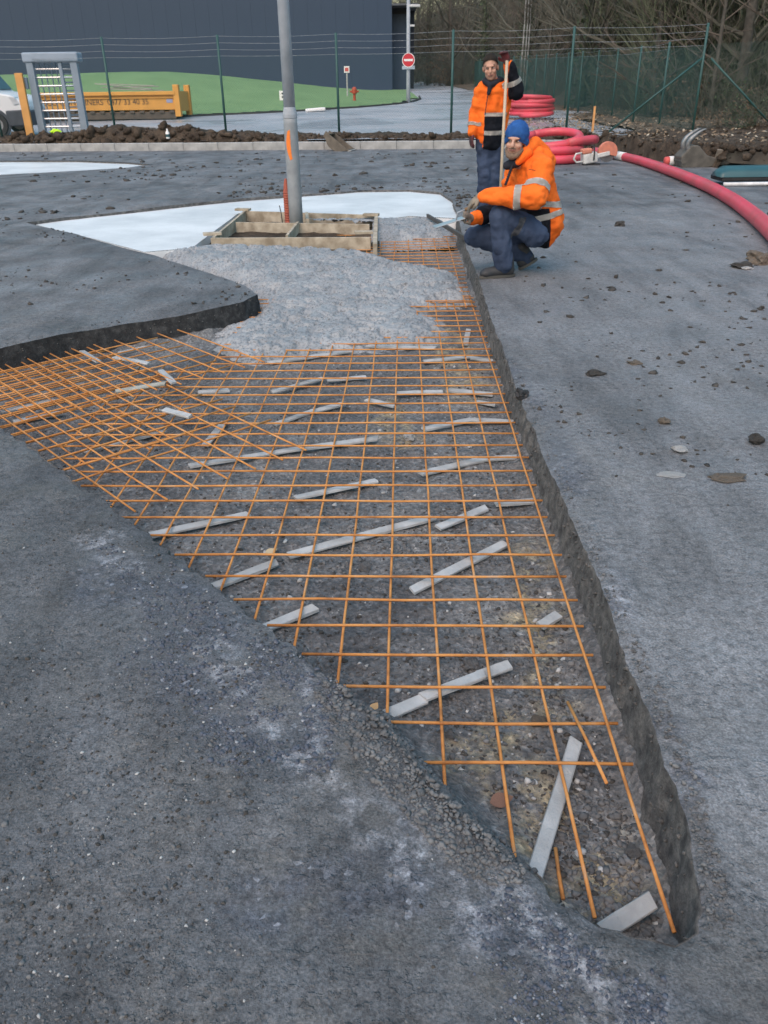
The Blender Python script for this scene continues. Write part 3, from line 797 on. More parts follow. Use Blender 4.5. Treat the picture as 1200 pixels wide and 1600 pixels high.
SP = [ # end points in the photograph, on top of the mesh?, label
 ((900, 1152), (836, 1358), 0, 'cracked grey concrete spacer bar pointing towards the camera at the near tip'),
 ((945, 1444), (1020, 1402), 1, 'nearest grey spacer bar, half buried in the front corner'),
 ((592, 1116), (664, 1086), 0, 'left piece of the long stepped spacer bar with an orange chip at its end'),
 ((660, 1084), (757, 1048), 2, 'middle raised piece of the long stepped spacer bar'),
 ((750, 1050), (797, 1033), 0, 'right end piece of the long stepped spacer bar'),
 ((844, 973), (873, 955), 0, 'shortest grey spacer stub lying on sandy soil near the right side'),
 ((643, 918), (790, 844), 0, 'long grey spacer bar slanting up towards the right side of the excavation'),
 ((413, 976), (492, 944), 0, 'short spacer bar touching the left rim below the other left ones'),
 ((332, 912), (432, 874), 0, 'spacer bar on the left rim just below the longest one'),
 ((450, 863), (676, 804), 0, 'longest straight grey spacer bar in the middle of the mesh'),
 ((228, 833), (388, 799), 0, 'spacer bar at the left rim under the slanting mesh corner'),
 ((684, 820), (760, 789), 0, 'spacer bar just right of the longest straight one'),
 ((774, 783), (846, 778), 0, 'spacer bar with chipped right end below the two-piece bent one'),
 ((460, 774), (588, 747), 0, 'spacer bar in the middle just above the longest one'),
 ((656, 736), (752, 714), 0, 'left half of the bent two-piece spacer touching the right wall'),
 ((750, 714), (829, 709), 0, 'right half of the bent two-piece spacer touching the right wall'),
 ((295, 724), (475, 696), 0, 'left half of the long spacer crossing under the slanting bar ends'),
 ((470, 697), (590, 681), 0, 'right half of the long spacer crossing under the slanting bar ends'),
 ((662, 667), (736, 652), 0, 'left one of two spacers under the fifteenth cross bar'),
 ((736, 652), (803, 655), 0, 'right one of two spacers ending close to the right wall'),
 ((744, 624), (775, 629), 0, 'short spacer stub under the right end of a longer one'),
 ((619, 611), (692, 609), 0, 'level spacer left of a matching one in the right half'),
 ((700, 606), (770, 613), 0, 'level spacer right of a matching one near the right wall'),
 ((573, 621), (617, 631), 0, 'thin spacer sliver in the middle of the mesh'),
 ((428, 660), (490, 638), 0, 'lower piece of a broken spacer left of the middle'),
 ((488, 640), (536, 627), 0, 'upper piece of a broken spacer left of the middle'),
 ((424, 609), (504, 588), 0, 'spacer slanting up right, left of a short level one'),
 ((511, 591), (572, 586), 0, 'short level spacer in the middle near the fresh concrete'),
 ((420, 564), (550, 545), 0, 'spacer at the left front edge of the fresh concrete'),
 ((560, 537), (681, 541), 0, 'level spacer right at the front edge of the fresh concrete'),
 ((662, 562), (735, 554), 0, 'left piece of spacer below the upright one'),
 ((735, 556), (772, 561), 0, 'right piece of spacer below the upright one'),
 ((727, 536), (732, 512), 0, 'spacer standing lengthwise beside the right end of the fresh concrete'),
 ((309, 610), (357, 606), 0, 'spacer right of the slanting mesh pile'),
 ((180, 608), (258, 596), 1, 'worn brownish spacer lying on top of the slanting mesh pile'),
 ((256, 637), (297, 646), 1, 'bright short spacer on top of the slanting mesh, right side'),
 ((250, 574), (272, 597), 1, 'small tilted spacer at the end of the brownish one'),
 ((178, 555), (232, 565), 1, 'spacer on the mesh pile below the dark cut edge'),
 ((128, 547), (153, 561), 1, 'small spacer resting on the uppermost slanting bars'),
 ((2, 604), (72, 587), 0, 'upper of the three spacers under the mesh at the left border'),
 ((0, 640), (86, 622), 0, 'middle of the three spacers under the mesh at the left border'),
 ((20, 656), (95, 641), 0, 'lower of the three spacers under the mesh at the left border'),
 ((185, 549), (256, 533), 0, 'spacer under the mesh corner beside the dark cut edge'),
 ((130, 702), (252, 670), 0, 'long spacer deep under the slanting mesh pile'),
 ((350, 656), (320, 692), 0, 'spacer crossing below the last slanting bar'),
]
for i, (p, q, lv, lab) in enumerate(SP):
    zz = ZB if lv == 0 else (ZB+.006 if lv == 2 else ZR+.035)
    if i == 1: zz = ZB+.02
    a = G(*p, zz+.018); b = G(*q, zz+.018); c = (a+b)/2; d = b-a
    me = spacer_mesh(max(d.length, .05), seed=i)
    o = obj('spacer_bar', me, m_spacer_old if i in (34,) else m_spacer)
    o.location = (c.x, c.y, zz); o.rotation_euler = (random.uniform(-.05, .25)*(1 if d.x > 0 else -1), 0, math.atan2(d.y, d.x))
    if lv == 1: o.rotation_euler[1] = random.uniform(-.04, .04)
    if i == 1: o.rotation_euler = (.35, -.10, math.atan2(d.y, d.x))
    tag(o, lab, 'spacer bar', 'grey concrete spacer bars')

# ================================================================== LOOSE STONES
_t = (1+5**.5)/2
ICO = np.array([(-1, _t, 0), (1, _t, 0), (-1, -_t, 0), (1, -_t, 0), (0, -1, _t), (0, 1, _t), (0, -1, -_t), (0, 1, -_t), (_t, 0, -1), (_t, 0, 1), (-_t, 0, -1), (-_t, 0, 1)])
ICO /= np.linalg.norm(ICO[0])
ICF = np.array([(0, 11, 5), (0, 5, 1), (0, 1, 7), (0, 7, 10), (0, 10, 11), (1, 5, 9), (5, 11, 4), (11, 10, 2), (10, 7, 6), (7, 1, 8), (3, 9, 4), (3, 4, 2), (3, 2, 6), (3, 6, 8), (3, 8, 9), (4, 9, 5), (2, 4, 11), (6, 2, 10), (8, 6, 7), (9, 8, 1)])
def stones_mesh(name, P, S, flat=0.6, rough=0.5, rs=None):
    n = len(P); rs = rs or np.random
    v = np.repeat(ICO[None], n, 0)*(1+rs.uniform(-rough, rough, (n, 12, 1)))
    v = v*np.stack([rs.uniform(.7, 1.3, n), rs.uniform(.7, 1.2, n), rs.uniform(flat*.6, flat*1.3, n)], -1)[:, None, :]
    a = rs.uniform(0, 6.28, n); c, s = np.cos(a)[:, None], np.sin(a)[:, None]
    t = rs.uniform(-.4, .4, n)[:, None]
    x, y, z = v[..., 0], v[..., 1], v[..., 2]
    x, z = x*np.cos(t)-z*np.sin(t), x*np.sin(t)+z*np.cos(t)
    v = np.stack([x*c-y*s, x*s+y*c, z], -1)*np.asarray(S)[:, None, None]+np.asarray(P)[:, None, :]
    f = (ICF[None]+12*np.arange(n)[:, None, None]).reshape(-1, 3)
    return npmesh(name, v.reshape(-1, 3), f, False)
def scatter(name, n, pxbox, zf, smin, smax, m, label, cat, inside=None, power=3.0, dens=None, sink=.25, flat=.65, dref=1.0):
    x0, y0, x1, y1 = pxbox; P = []; S = []
    rs = np.random
    pts = np.array([G(*q)[:2] for q in zip(rs.uniform(x0, x1, n*3), rs.uniform(y0, y1, n*3))])
    ok = np.ones(len(pts), bool)
    if inside is not None: ok &= inside(pts)
    if dens is not None: ok &= rs.uniform(0, 1, len(pts)) < dens(pts)
    pts = pts[ok][:n]
    S = smin+(smax-smin)*rs.uniform(0, 1, len(pts))**power
    S = S*np.clip(np.hypot(pts[:, 0], pts[:, 1])/dref, .3, 1.3)
    z = zf(pts[:, 0], pts[:, 1])
    o = obj(name, stones_mesh(name, np.c_[pts, z+S*flat*(.5-sink)], S, flat), m)
    tag(o, label, cat, kind='stuff'); return o
outp = lambda p: (sdist(p, PITN) > .015) & (p[:, 1] < kerbY(p[:, 0])-.2)
inp_ = lambda p: (sdist(p, PITN) < -.02)
clump = lambda p: np.clip(fbm(p[:, 0], p[:, 1], .5, 3, 64)*2.2+.35, .03, 1)
clump2 = lambda p: np.clip(fbm(p[:, 0], p[:, 1], .9, 3, 99)*2.6+.22, .015, 1)
scatter('loose_gravel', 2600, (-60, 560, 1000, 1640), gz, .0010, .0052, m_stone, 'fine grey gravel scattered over the near ground', 'gravel', lambda p: outp(p) & (p[:, 0] < .62), 4.0, clump)
scatter('loose_gravel', 1500, (-60, 700, 1000, 1640), gz, .001, .0046, m_clod, 'tiny dark crumbs scattered over the near ground', 'gravel', lambda p: outp(p), 3.0, clump)
scatter('loose_gravel', 350, (-60, 800, 900, 1640), gz, .001, .004, m_pale_stone, 'tiny pale chips scattered over the near ground', 'gravel', lambda p: outp(p) & (p[:, 0] < .62), 4.0, clump)
scatter('loose_clods', 1000, (690, 230, 1260, 840), gz, .003, .036, m_clod, 'dark dirt clods strewn over the ground on the right', 'clods', lambda p: outp(p) & (p[:, 0] > .7), 4.5, clump2, flat=.55, dref=8)
scatter('loose_clods', 1600, (-100, 238, 760, 345), gz, .006, .05, m_clod, 'dark dirt clods strewn before the kerb', 'clods', lambda p: outp(p) & (sdist(p, np.array(RIM2)) > .1), 4.0, clump2, flat=.45)
scatter('loose_clods', 900, (-50, 340, 420, 560), gz, .003, .016, m_clod, 'small dark crumbs on the ground at the left of the fresh concrete', 'clods', outp, 4.0, clump2)
fz = lambda x, y: pz(x, y)
scatter('pit_gravel', 12000, (0, 520, 1080, 1480), fz, .0018, .0085, m_stone, 'grey gravel on the floor of the excavation', 'gravel', inp_, 3.2, lambda p: np.clip(fbm(p[:, 0], p[:, 1], .4, 3, 12)*2+.55, .05, 1))
scatter('pit_gravel', 4000, (0, 520, 1080, 1480), fz, .0015, .007, m_clod, 'dark crumbs on the floor of the excavation', 'gravel', inp_, 3.0)
scatter('pit_gravel', 650, (100, 520, 1080, 1480), fz, .0015, .010, m_pale_stone, 'pale chips on the floor of the excavation', 'gravel', inp_, 4.0)
# broken aggregate in the scraped bands
SCR = [[(185, 900), (300, 960), (390, 1030), (430, 1120)], [(250, 1010), (330, 1110), (420, 1160)], [(470, 1010), (490, 1100), (480, 1180)], [(820, 1460), (900, 1540), (1000, 1600)], [(160, 850), (330, 900), (480, 1000)]]
SCR = [[tuple(G(*p)[:2]) for p in L] for L in SCR]; SCW = [.13, .11, .07, .09, .04]
def scd(p): return np.max([1-sstep(w*.2, w*1.2, ldist(p, L)+fbm(p[:, 0], p[:, 1], .2, 3, 14)*.12) for L, w in zip(SCR, SCW)], 0)*np.clip(fbm(p[:, 0], p[:, 1], .06, 2, 44)*2+.6, .1, 1)
m_bluest = M('blue_black_chip', (.055, .063, .085), (.10, .115, .15), 40, .6, bump=.002, bscale=200)
scatter('scraped_gravel', 9000, (60, 820, 1040, 1640), gz, .0016, .0062, m_bluest, 'dark bluish broken stone in the scraped bands of near ground', 'gravel', outp, 2.0, scd, sink=.45)
scatter('scraped_gravel', 1100, (60, 820, 1040, 1640), gz, .0014, .0045, M('greyish_chip', (.30, .32, .35), (.2, .21, .23), 30, .8), 'pale chips in the scraped bands of near ground', 'gravel', outp, 2.0, scd, sink=.40)
# crumbs standing out of the fresh concrete
cq = np.c_[np.random.uniform(-2.6, 1.1, 1200), np.random.uniform(5.2, 9.6, 1200)]
cz_, cd_ = wetz(cq[:, 0], cq[:, 1]); ck = (cd_ > .03) & (sdist(cq, np.array([G(*p, 0.03)[:2] for p in [(374, 331), (325, 372), (580, 380), (586, 337)]])) > .02) & (sdist(cq, PITN) < -.03); cq = cq[ck]; cz_ = cz_[ck]
cS = .004+.012*np.random.uniform(0, 1, len(cq))**2
o = obj('concrete_crumbs', stones_mesh('concrete_crumbs', np.c_[cq, cz_-.002], cS, .75, .4), m_wet); tag(o, 'lumps of aggregate standing out of the fresh concrete', 'concrete', kind='stuff')
# crumbled edge of the left rim
edgeL = [tuple(G(*p)[:2]) for p in [(560, 1085), (600, 1140), (650, 1200), (700, 1250), (770, 1310)]]
scatter('rim_rubble', 2600, (480, 1020, 860, 1400), lambda x, y: np.where(sdist(np.c_[x, y], PITN) < 0, pz(x, y)+.14*np.exp(-(ldist(np.c_[x, y], edgeL)/.10)**2), gz(x, y)), .0015, .0068, m_stone, 'dark rubble crumbling from the near left rim', 'rubble', lambda p: ldist(p, edgeL) < .11, 2.5)
rimR = [tuple(G(*p)[:2]) for p in PIT_PX[2:15]]
scatter('rim_rubble', 5000, (740, 420, 1150, 1480), gz, .001, .0052, m_stone, 'broken grit along the right rim', 'rubble', lambda p: (ldist(p, rimR) < .05) & (sdist(p, PITN) > .002), 3.0)
rl = np.array(RIM); tn = np.roll(rl, -1, 0)-np.roll(rl, 1, 0); tn /= np.linalg.norm(tn, axis=1)[:, None]; ar = np.sum(rl[:, 0]*np.roll(rl[:, 1], -1)-np.roll(rl[:, 0], -1)*rl[:, 1])
ii = np.random.randint(0, len(rl), 3600); dd_ = np.random.uniform(.02, .19, 3600); nn = np.c_[-tn[:, 1], tn[:, 0]]*(1 if ar > 0 else -1)
ws = .0015+.007*np.random.uniform(0, 1, 3600)**3
wp = rl[ii]+nn[ii]*(.006+.08*dd_+np.random.uniform(-.006, .004, 3600))[:, None]
o = obj('wall_stones', stones_mesh('wall_stones', np.c_[wp, -dd_], ws, .8, .4), m_wall); tag(o, 'small stones and lumps sticking out of the cut faces', 'stones', kind='stuff')
def one_stone(name, px, size, m, label, cat, flat=.6, elong=1.0, z=None, rz=0.3):
    p = G(*px, 0 if z is None else z)
    rs = np.random.RandomState(int(px[0]))
    bm = bmesh.new(); bmesh.ops.create_icosphere(bm, subdivisions=3, radius=1)
    sd_ = rs.uniform(0, 50)
    for v in bm.verts:
        n = mnoise.fractal(v.co*1.3+Vector((sd_, 0, 0)), 1.0, 2.0, 4)
        v.co *= 1+.55*n
        v.co.x *= elong; v.co.z *= flat
    me = bpy.data.meshes.new(name); bm.to_mesh(me); bm.free()
    o = obj(name, me, m); o.scale = (size,)*3; o.rotation_euler = (0, 0, rz)
    zz = float(gz(p.x, p.y)) if z is None else z
    o.location = (p.x, p.y, zz+size*flat*.45)
    tag(o, label, cat); return o
one_stone('stone', (1062, 706), .030, m_pale_stone, 'pale angular stone on the ground right of the excavation', 'stone', .5, 1.2, rz=-.6)
one_stone('clod', (1135, 749), .042, m_brown_stone, 'long flat brown clod right of the pale stone', 'clod', .28, 1.7, rz=.15)
one_stone('clod', (1181, 694), .034, m_clod, 'dark lumpy clod close to the right border above the flat brown one', 'clod', .8, 1.0, rz=1.2)
one_stone('stone', (1050, 743), .028, m_pale_stone, 'thin pale sliver of stone left of the flat brown clod', 'stone', .16, 1.8, rz=-.2)
one_stone('clod', (1037, 661), .026, m_brown_stone, 'brown clod above the pale angular stone', 'clod', .7, 1.1)
one_stone('clod', (930, 584), .036, m_clod, 'dark flat clod halfway between excavation and right border', 'clod', .45, 1.4)
one_stone('clod', (992, 567), .030, m_brown_stone, 'small brown clod right of the dark flat one', 'clod', .45, 1.3)
one_stone('clod', (1188, 410), .115, m_brown_stone, 'large clod heap at the right border below the red pipe', 'clod', .6, 1.1)
one_stone('clod', (1160, 417), .07, m_clod, 'dark clod left of the large clod heap at right border', 'clod', .4, 1.5)
one_stone('clod', (1168, 420), .035, m_pale_stone, 'pale chip beside the large clod heap at right border', 'clod', .4, 1.5)
one_stone('clod', (814, 617), .034, m_black, 'black lump lying on the right rim of the excavation', 'clod', .8, 1.0)
one_stone('clod', (968, 352), .055, m_clod, 'dark clod on the ground right of the crouching person', 'clod', .6, 1.1)
one_stone('stone', (988, 1336), .017, m_stone, 'dark round stone at the near tip beside the outer long bar', 'stone', .7, 1.1, z=FLOOR_Z+.005)
one_stone('stone', (738, 1042), .024, m_stone, 'grey stone lying behind the stepped spacer bar', 'stone', .8, 1.0, z=FLOOR_Z+.008)
one_stone('stone', (703, 1150), .012, m_stone, 'round grey pebble under the second nearest cross bar', 'stone', .8, 1.0, z=FLOOR_Z+.008)
one_stone('stone', (570, 888), .022, m_stone, 'grey stone under the mesh below the longest spacer', 'stone', .6, 1.0, z=FLOOR_Z+.008)
one_stone('stone', (843, 1128), .020, m_brown_stone, 'brownish flat stone beside the loose short bar', 'stone', .45, 1.3, z=FLOOR_Z+.008)
one_stone('stone', (638, 684), .030, m_pale_stone, 'pale stone in the middle of the mesh', 'stone', .6, .9, z=FLOOR_Z+.008)
def leaf(px, size, m, label, rz=0, z=FLOOR_Z+.02):
    p = G(*px, z); n = 9; vs = []; fs = []
    for i in range(n):
        t = i/(n-1); w = math.sin(math.pi*t**.8)*.36
        for s in (-1, 0, 1): vs.append((t-.5, s*w, .10*abs(s)*w+.10*(t-.5)**2))
    for i in range(n-1):
        for s in range(2): fs.append((i*3+s, i*3+s+1, i*3+s+4, i*3+s+3))
    vs2 = [(a, b, c-.012) for a, b, c in vs]; k = len(vs)
    mb = MB().add(vs, fs); mb.add(vs2, [tuple(reversed(f)) for f in fs])
    o = mb.build('leaf', m, None, smooth=True); o.scale = (size,)*3; o.location = (p.x, p.y, z); o.rotation_euler = (.1, -.12, rz)
    tag(o, label, 'leaf'); return o
m_leaf = M('dead_leaf', (0.22, 0.12, 0.085), (0.15, 0.085, 0.06), 30, .7)
leaf((784, 1250), .062, m_leaf, 'dead reddish brown leaf on the pit floor at the near tip', .2)
leaf((585, 1104), .035, M('tan_leaf', (.55, .34, .16), (.42, .25, .12), 30, .7), 'curled tan leaf at the end of the stepped spacer', 1.0, FLOOR_Z+.035)
leaf((424, 861), .05, M('yellow_leaf', (.5, .42, .28), (.4, .32, .2), 30, .7), 'pale yellow leaf left of the longest spacer bar', .4)

# ================================================================== LAMP POST AND FORMWORK
lp = G(464, 362, -.12)
post = empty('lamp_post', (lp.x, lp.y, 0)); tag(post, 'thick galvanised lamp post with orange paint mark standing in wooden formwork', 'lamp post')
zj = At(458, 178, lp.y).z
MB().lathe([(.083, -.2), (.083, .3), (.080, zj-.10), (.079, zj)], 28).build('base_sleeve', M('weathered_galvanised', (.30, .33, .355), (.22, .245, .265), 6, .55), post, smooth=True)
MB().lathe([(.080, zj-.045), (.084, zj-.04), (.084, zj-.005), (.069, zj+.065), (.067, zj+.07)], 28).build('collar', m_galv, post)
MB().lathe([(.067, zj+.05), (.065, zj+1.5), (.050, 6.8)], 28).build('shaft', M('pale_galvanised', (.40, .445, .50), (.32, .36, .41), 7, .5), post, smooth=True)
# paint mark: a curved stripe wrapped on the sleeve
pm_ = MB(); vs = []; fs = []
k = 14
for i in range(k):
    t = i/(k-1); z = zj-.17-.31*t
    a = -math.pi/2 + .02-.62*math.sin(math.pi*(.15+.62*t))*.9+.28*t
    w = .34*(.55+.45*math.sin(math.pi*min(1, t*1.1)))
    for s in (-1, -.33, .33, 1): vs.append(((.0836)*math.cos(a+s*w), (.0836)*math.sin(a+s*w), z+.008*s))
for i in range(k-1):
    for s in range(3): fs.append((i*4+s, i*4+s+1, i*4+s+5, i*4+s+4))
pm_.add(vs, fs).build('paint_mark', M('orange_spray_paint', (.85, .22, .03), (.75, .2, .04), 30, .7), post)
# formwork boards
ZF = 0.004
def fp(x, y): return G(310+x/3.871, 280+y/3.871, ZF)
fw = empty('formwork', (lp.x, lp.y, 0)); tag(fw, 'open box of pale sawn boards around the foot of the lamp post', 'formwork')
def board(a, b, h, t, name='board', dz=0.0, parent=fw, m=m_wood, bev=.002):
    a = Vector(a)-fw.location; b = Vector(b)-fw.location
    a.z = b.z = ZF-h/2+dz
    o = MB().beam(a, b, t, h).build(name, m, parent, bevel=bev, seg=1); return o
BL, BRt, FL_, FR = fp(290, 192), fp(1062, 216), fp(90, 352), fp(1030, 350)
board(BL, BRt, .20, .03)                                          # back
ml, mr = BL.lerp(FL_, .44), BRt.lerp(FR, .42)
board(ml+Vector((.03, 0, 0)), mr+Vector((-.03, 0, 0)), .15, .03, dz=-.01)
board(fp(75, 355), FR+Vector((.02, 0, 0)), .20, .03)
board(BL+Vector((-.02, .12, 0)), FL_+Vector((-.0, .02, 0)), .19, .03, dz=.004)
board(BRt+Vector((.03, .10, 0)), fp(1050, 395)+Vector((.03, 0, 0)), .20, .045, dz=.006)
board(fp(535, 345), fp(602, 262), .12, .03, 'brace', dz=.012)
board(fp(655, 208), fp(660, 250), .14, .04, 'brace', dz=.02)
for c in ((270, 190), (85, 338), (1045, 222), (1000, 330)):
    q = fp(*c)-fw.location
    MB().box((q.x, q.y, ZF+.015), (.20, .10, .028), (0, 0, random.uniform(-.3, .3))).build('cleat', m_wood, fw, bevel=.002, seg=1)
fm = gridmesh('soil_fill', np.arange(BL.x-.5, BRt.x+.1, .04), np.arange(FR.y-.05, BL.y, .04), lambda x, y: -.125+fbm(x, y, .2, 3, 3)*.03, m_bank); tag(fm, 'brown earth inside the wooden formwork', 'earth', kind='stuff')
st = G(449, 344, -.05)
du = empty('duct_stub', (st.x+.0, st.y+.10, 0)); tag(du, 'faded red corrugated duct standing beside the lamp post', 'duct')
ztop = At(449, 279, st.y+.1).z
prof = []
z = -.10
while z < ztop-.16:
    prof += [(.040, z), (.045, z+.008), (.045, z+.018), (.040, z+.026)]; z += .03
prof += [(.036, z+.02), (.026, ztop-.05), (.014, ztop)]
MB().lathe(prof, 14).build('corrugated_pipe', M('faded_red_duct', (.42, .11, .07), (.30, .08, .055), 12, .7), du)
q = G(441, 342, 0)-du.location
MB().tube([(q.x, q.y, -.05), (q.x-.01, q.y, .08), (q.x-.025, q.y, .16)], .006, 6).build('wire_end', m_black, du)
scr = empty('screed_bar', G(700, 355, .02)); tag(scr, 'dark narrow steel bar laid across the mesh in front of the crouching person', 'screed bar')
a = G(668, 337, .01)-scr.location; b = G(737, 378, .012)-scr.location
MB().beam(a, b, .03, .045).build('rail', M('dark_steel', (.05, .05, .052), (.08, .075, .07), 12, .6), scr, bevel=.003, seg=1)

# ================================================================== FENCE
m_green = M('green_coated_steel', (0.022, 0.072, 0.070), (0.028, 0.088, 0.085), 4, .5)
def fence(label, line, post_ts, h, wires, name='wire_fence', braces=(), zf=None, pitch=.0707, wr=.0016):
    e = empty(name, (0, 0, 0)); tag(e, label, 'fence')
    a, b = Vector(line[0]), Vector(line[1]); L = (b-a).length; d = (b-a)/L; nrm = Vector((-d.y, d.x))
    zf = zf or (lambda s: .30)
    H = h+wires*.16
    for s in post_ts:
        p = a+d*s; z0 = zf(s)
        MB().tube([(p.x, p.y, z0-.35), (p.x, p.y, z0+H+.05)], .034, 8).build('post', m_green, e, smooth=True)
    v = []; f = []
    def wire(p, q, r):
        k = len(v); t = (q-p).normalized(); x = t.cross(Vector((nrm.x, nrm.y, 0))).normalized()*r; y = Vector((nrm.x, nrm.y, 0))*r
        for c in (p, q): v.extend([c+x, c-x*.5+y*.87, c-x*.5-y*.87])
        f.extend([(k, k+1, k+4, k+3), (k+1, k+2, k+5, k+4), (k+2, k, k+3, k+5)])
    s = -h
    while s < L:
        for sg in (1, -1):
            s0, s1 = (s, s+h) if sg > 0 else (s+h, s)
            t0 = 0.0; t1 = 1.0
            lo, hi = min(s0, s1), max(s0, s1)
            if hi <= 0 or lo >= L: continue
            def pt(t):
                ss = s0+(s1-s0)*t; ssc = min(max(ss, 0), L); p = a+d*ssc; return Vector((p.x, p.y, zf(ssc)+.02+h*t))
            ts = sorted([max(0, min(1, (0-s0)/(s1-s0))), max(0, min(1, (L-s0)/(s1-s0)))])
            ta, tb = ts
            if tb-ta < .01: continue
            wire(pt(ta), pt(tb), wr)
        s += pitch
    if v:
        me = bpy.data.meshes.new('chain_link'); me.from_pydata([tuple(q) for q in v], [], f)
        o = obj('chain_link', me, m_green, e); o['kind'] = 'stuff'
    for k in range(wires+1):
        pts = []
        for i in range(len(post_ts)-1):
            sA, sB = post_ts[i], post_ts[i+1]
            for j in range(6):
                ss = sA+(sB-sA)*j/6; p = a+d*ss; pts.append((p.x, p.y, zf(ss)+h+.02+k*.16-.035*math.sin(math.pi*j/6)*(1 if k else .5)))
        p = a+d*post_ts[-1]; pts.append((p.x, p.y, zf(post_ts[-1])+h+.02+k*.16))
        MB().tube(pts, .0035, 4).build('strand', M('pale_wire', (.38, .42, .45), rough=.4, metal=.3), e)
    for (s, ds, zt) in braces:
        p = a+d*s; q = a+d*(s+ds)
        MB().tube([(p.x, p.y, zf(s)+zt), (q.x, q.y, zf(s+ds)-.05)], .026, 8).build('brace', m_green, e, smooth=True)
    return e
FY = lambda x: kerbY(x)+1.25
def onf(px, py=150):
    d = ray(px, py); 
    # intersect with the fence line Y = FY(X)
    t = (24.045+1.25)/(d.y+.1186*d.x); return d.x*t
cornerX = onf(1090)
xs_ = [onf(p) for p in (-190, -10, 172, 348, 528, 706, 889)]
A0 = Vector((xs_[0], FY(xs_[0]))); cs = math.hypot(1, .1186)
ts_ = [(x-xs_[0])*cs for x in xs_]+[(cornerX-xs_[0])*cs]
zb = lambda s: float(np.interp(s, [0, ts_[4], ts_[-1]], [.36, .30, .34]))
fence('green chain link fence with barbed strands behind the kerb and soil bank', (A0, Vector((cornerX, FY(cornerX)))), ts_, 2.0, 3, zf=zb, braces=((ts_[-1], -2.3, 1.75),))
C0 = Vector((cornerX, FY(cornerX))); C1 = Vector((8.9, 84))
Lf = (C1-C0).length
fence('green chain link fence running back along the edge of the wood', (C0+(C1-C0).normalized()*.12, C1), [i*2.9 for i in range(1, int(Lf/2.9))], 2.0, 1, zf=lambda s: .34+float(far_z(C0.y+s))-.22, braces=(), wr=.0022)
C2 = Vector((17.5, FY(17.5)-.6))
fence('green chain link fence continuing to the right of the corner post', (C0+Vector((.1, 0)), C2), [2.7, 5.4, 8.1], 2.0, 1, zf=lambda s: .36+.045*s, braces=((.1, 1.9, 1.7),), wr=.0022)
# ================================================================== THINGS ON THE SITE
def torus_pts(c, r, n=40, tilt=(0, 0), ph=0, turns=1.0, rise=0.0, ecc=1.0):
    out = []
    for i in range(n+1):
        a = ph+2*math.pi*turns*i/n
        x, y = r*math.cos(a), r*math.sin(a)*ecc
        out.append(Vector((c[0]+x, c[1]+y, c[2]+x*tilt[0]+y*tilt[1]+rise*i/n)))
    return out
# red duct, near coil with its free end running to the right
cz = G(893, 256, 0)
coil = empty('duct_coil', (cz.x-.15, cz.y+.55, 0)); tag(coil, 'coil of thick red plastic duct lying just behind the crouching person', 'duct coil')
rr = .085
MB().tube(torus_pts((-.25, 0, .09), .72, 44, ph=.3, turns=.999), rr, 12, closed=False).build('loop', m_red, coil, smooth=True)
MB().tube(torus_pts((-.28, .03, .26), .70, 44, ph=1.1, turns=.999), rr, 12).build('loop', m_red, coil, smooth=True)
MB().tube(torus_pts((-.22, .08, .45), .62, 44, tilt=(.10, .16), ph=2.0, turns=.999), rr, 12).build('loop', m_red, coil, smooth=True)
MB().tube([(.05, -.55, .40), (.35, -.35, .43), (.62, -.1, .44), (.78, .18, .42), (.70, .45, .38), (.4, .6, .36)], rr, 12).build('loop', m_red, coil, smooth=True)
PIPE = [(930, 236), (965, 243), (1000, 251), (1050, 268), (1100, 288), (1140, 309), (1170, 330), (1202, 358), (1262, 420), (1400, 560)]
pp = [G(*q, .09) for q in PIPE]
def catmull(P, k=6):
    out = []
    for i in range(len(P)-1):
        p0, p1, p2, p3 = P[max(i-1, 0)], P[i], P[i+1], P[min(i+2, len(P)-1)]
        for j in range(k):
            t = j/k
            out.append(.5*((2*p1)+(-p0+p2)*t+(2*p0-5*p1+4*p2-p3)*t*t+(-p0+3*p1-3*p2+p3)*t**3))
    return out+[P[-1]]
pipe = empty('red_duct', (pp[2].x, pp[2].y, 0)); tag(pipe, 'long red plastic duct running from the coil to the right border', 'duct')
pl = [p-pipe.location for p in catmull(pp)]
MB().tube(pl, .083, 14).build('pipe', m_red, pipe, smooth=True)
k = 7
MB().tube(pl[k-1:k+2], .088, 14).build('end_band', M('white_band', (.75, .75, .74), rough=.6), pipe, smooth=True)
# far coil behind the fence
def far_hit(px, py, dz=.1):
    d = ray(px, py); y = 24.0
    while y < 120 and HC+d.z*y/d.y > far_z(y)+dz: y += .05
    return Vector((d.x*y/d.y, y, float(far_z(y))+dz))
fc = far_hit(835, 181, .15)
coil2 = empty('duct_coil', (fc.x, fc.y+.7, fc.z)); tag(coil2, 'stack of red duct coils lying behind the fence by the wood', 'duct coil')
for i, (dx, dy, r, zz, tl) in enumerate([(0, 0, .80, .07, .0), (.05, .05, .78, .21, .02), (-.03, 0, .80, .35, -.02), (.06, -.03, .74, .49, .03), (0, .02, .70, .62, -.05), (-.75, .5, .62, .08, 0), (-.75, .5, .62, .24, .03), (-.72, .5, .58, .40, 0), (-.7, .5, .55, .56, .06), (.1, -.45, .60, .05, .06)]):
    MB().tube(torus_pts((dx, dy, zz), r, 30, tilt=(tl, tl*.7), turns=.999), .075, 8).build('loop', m_red, coil2, smooth=True)

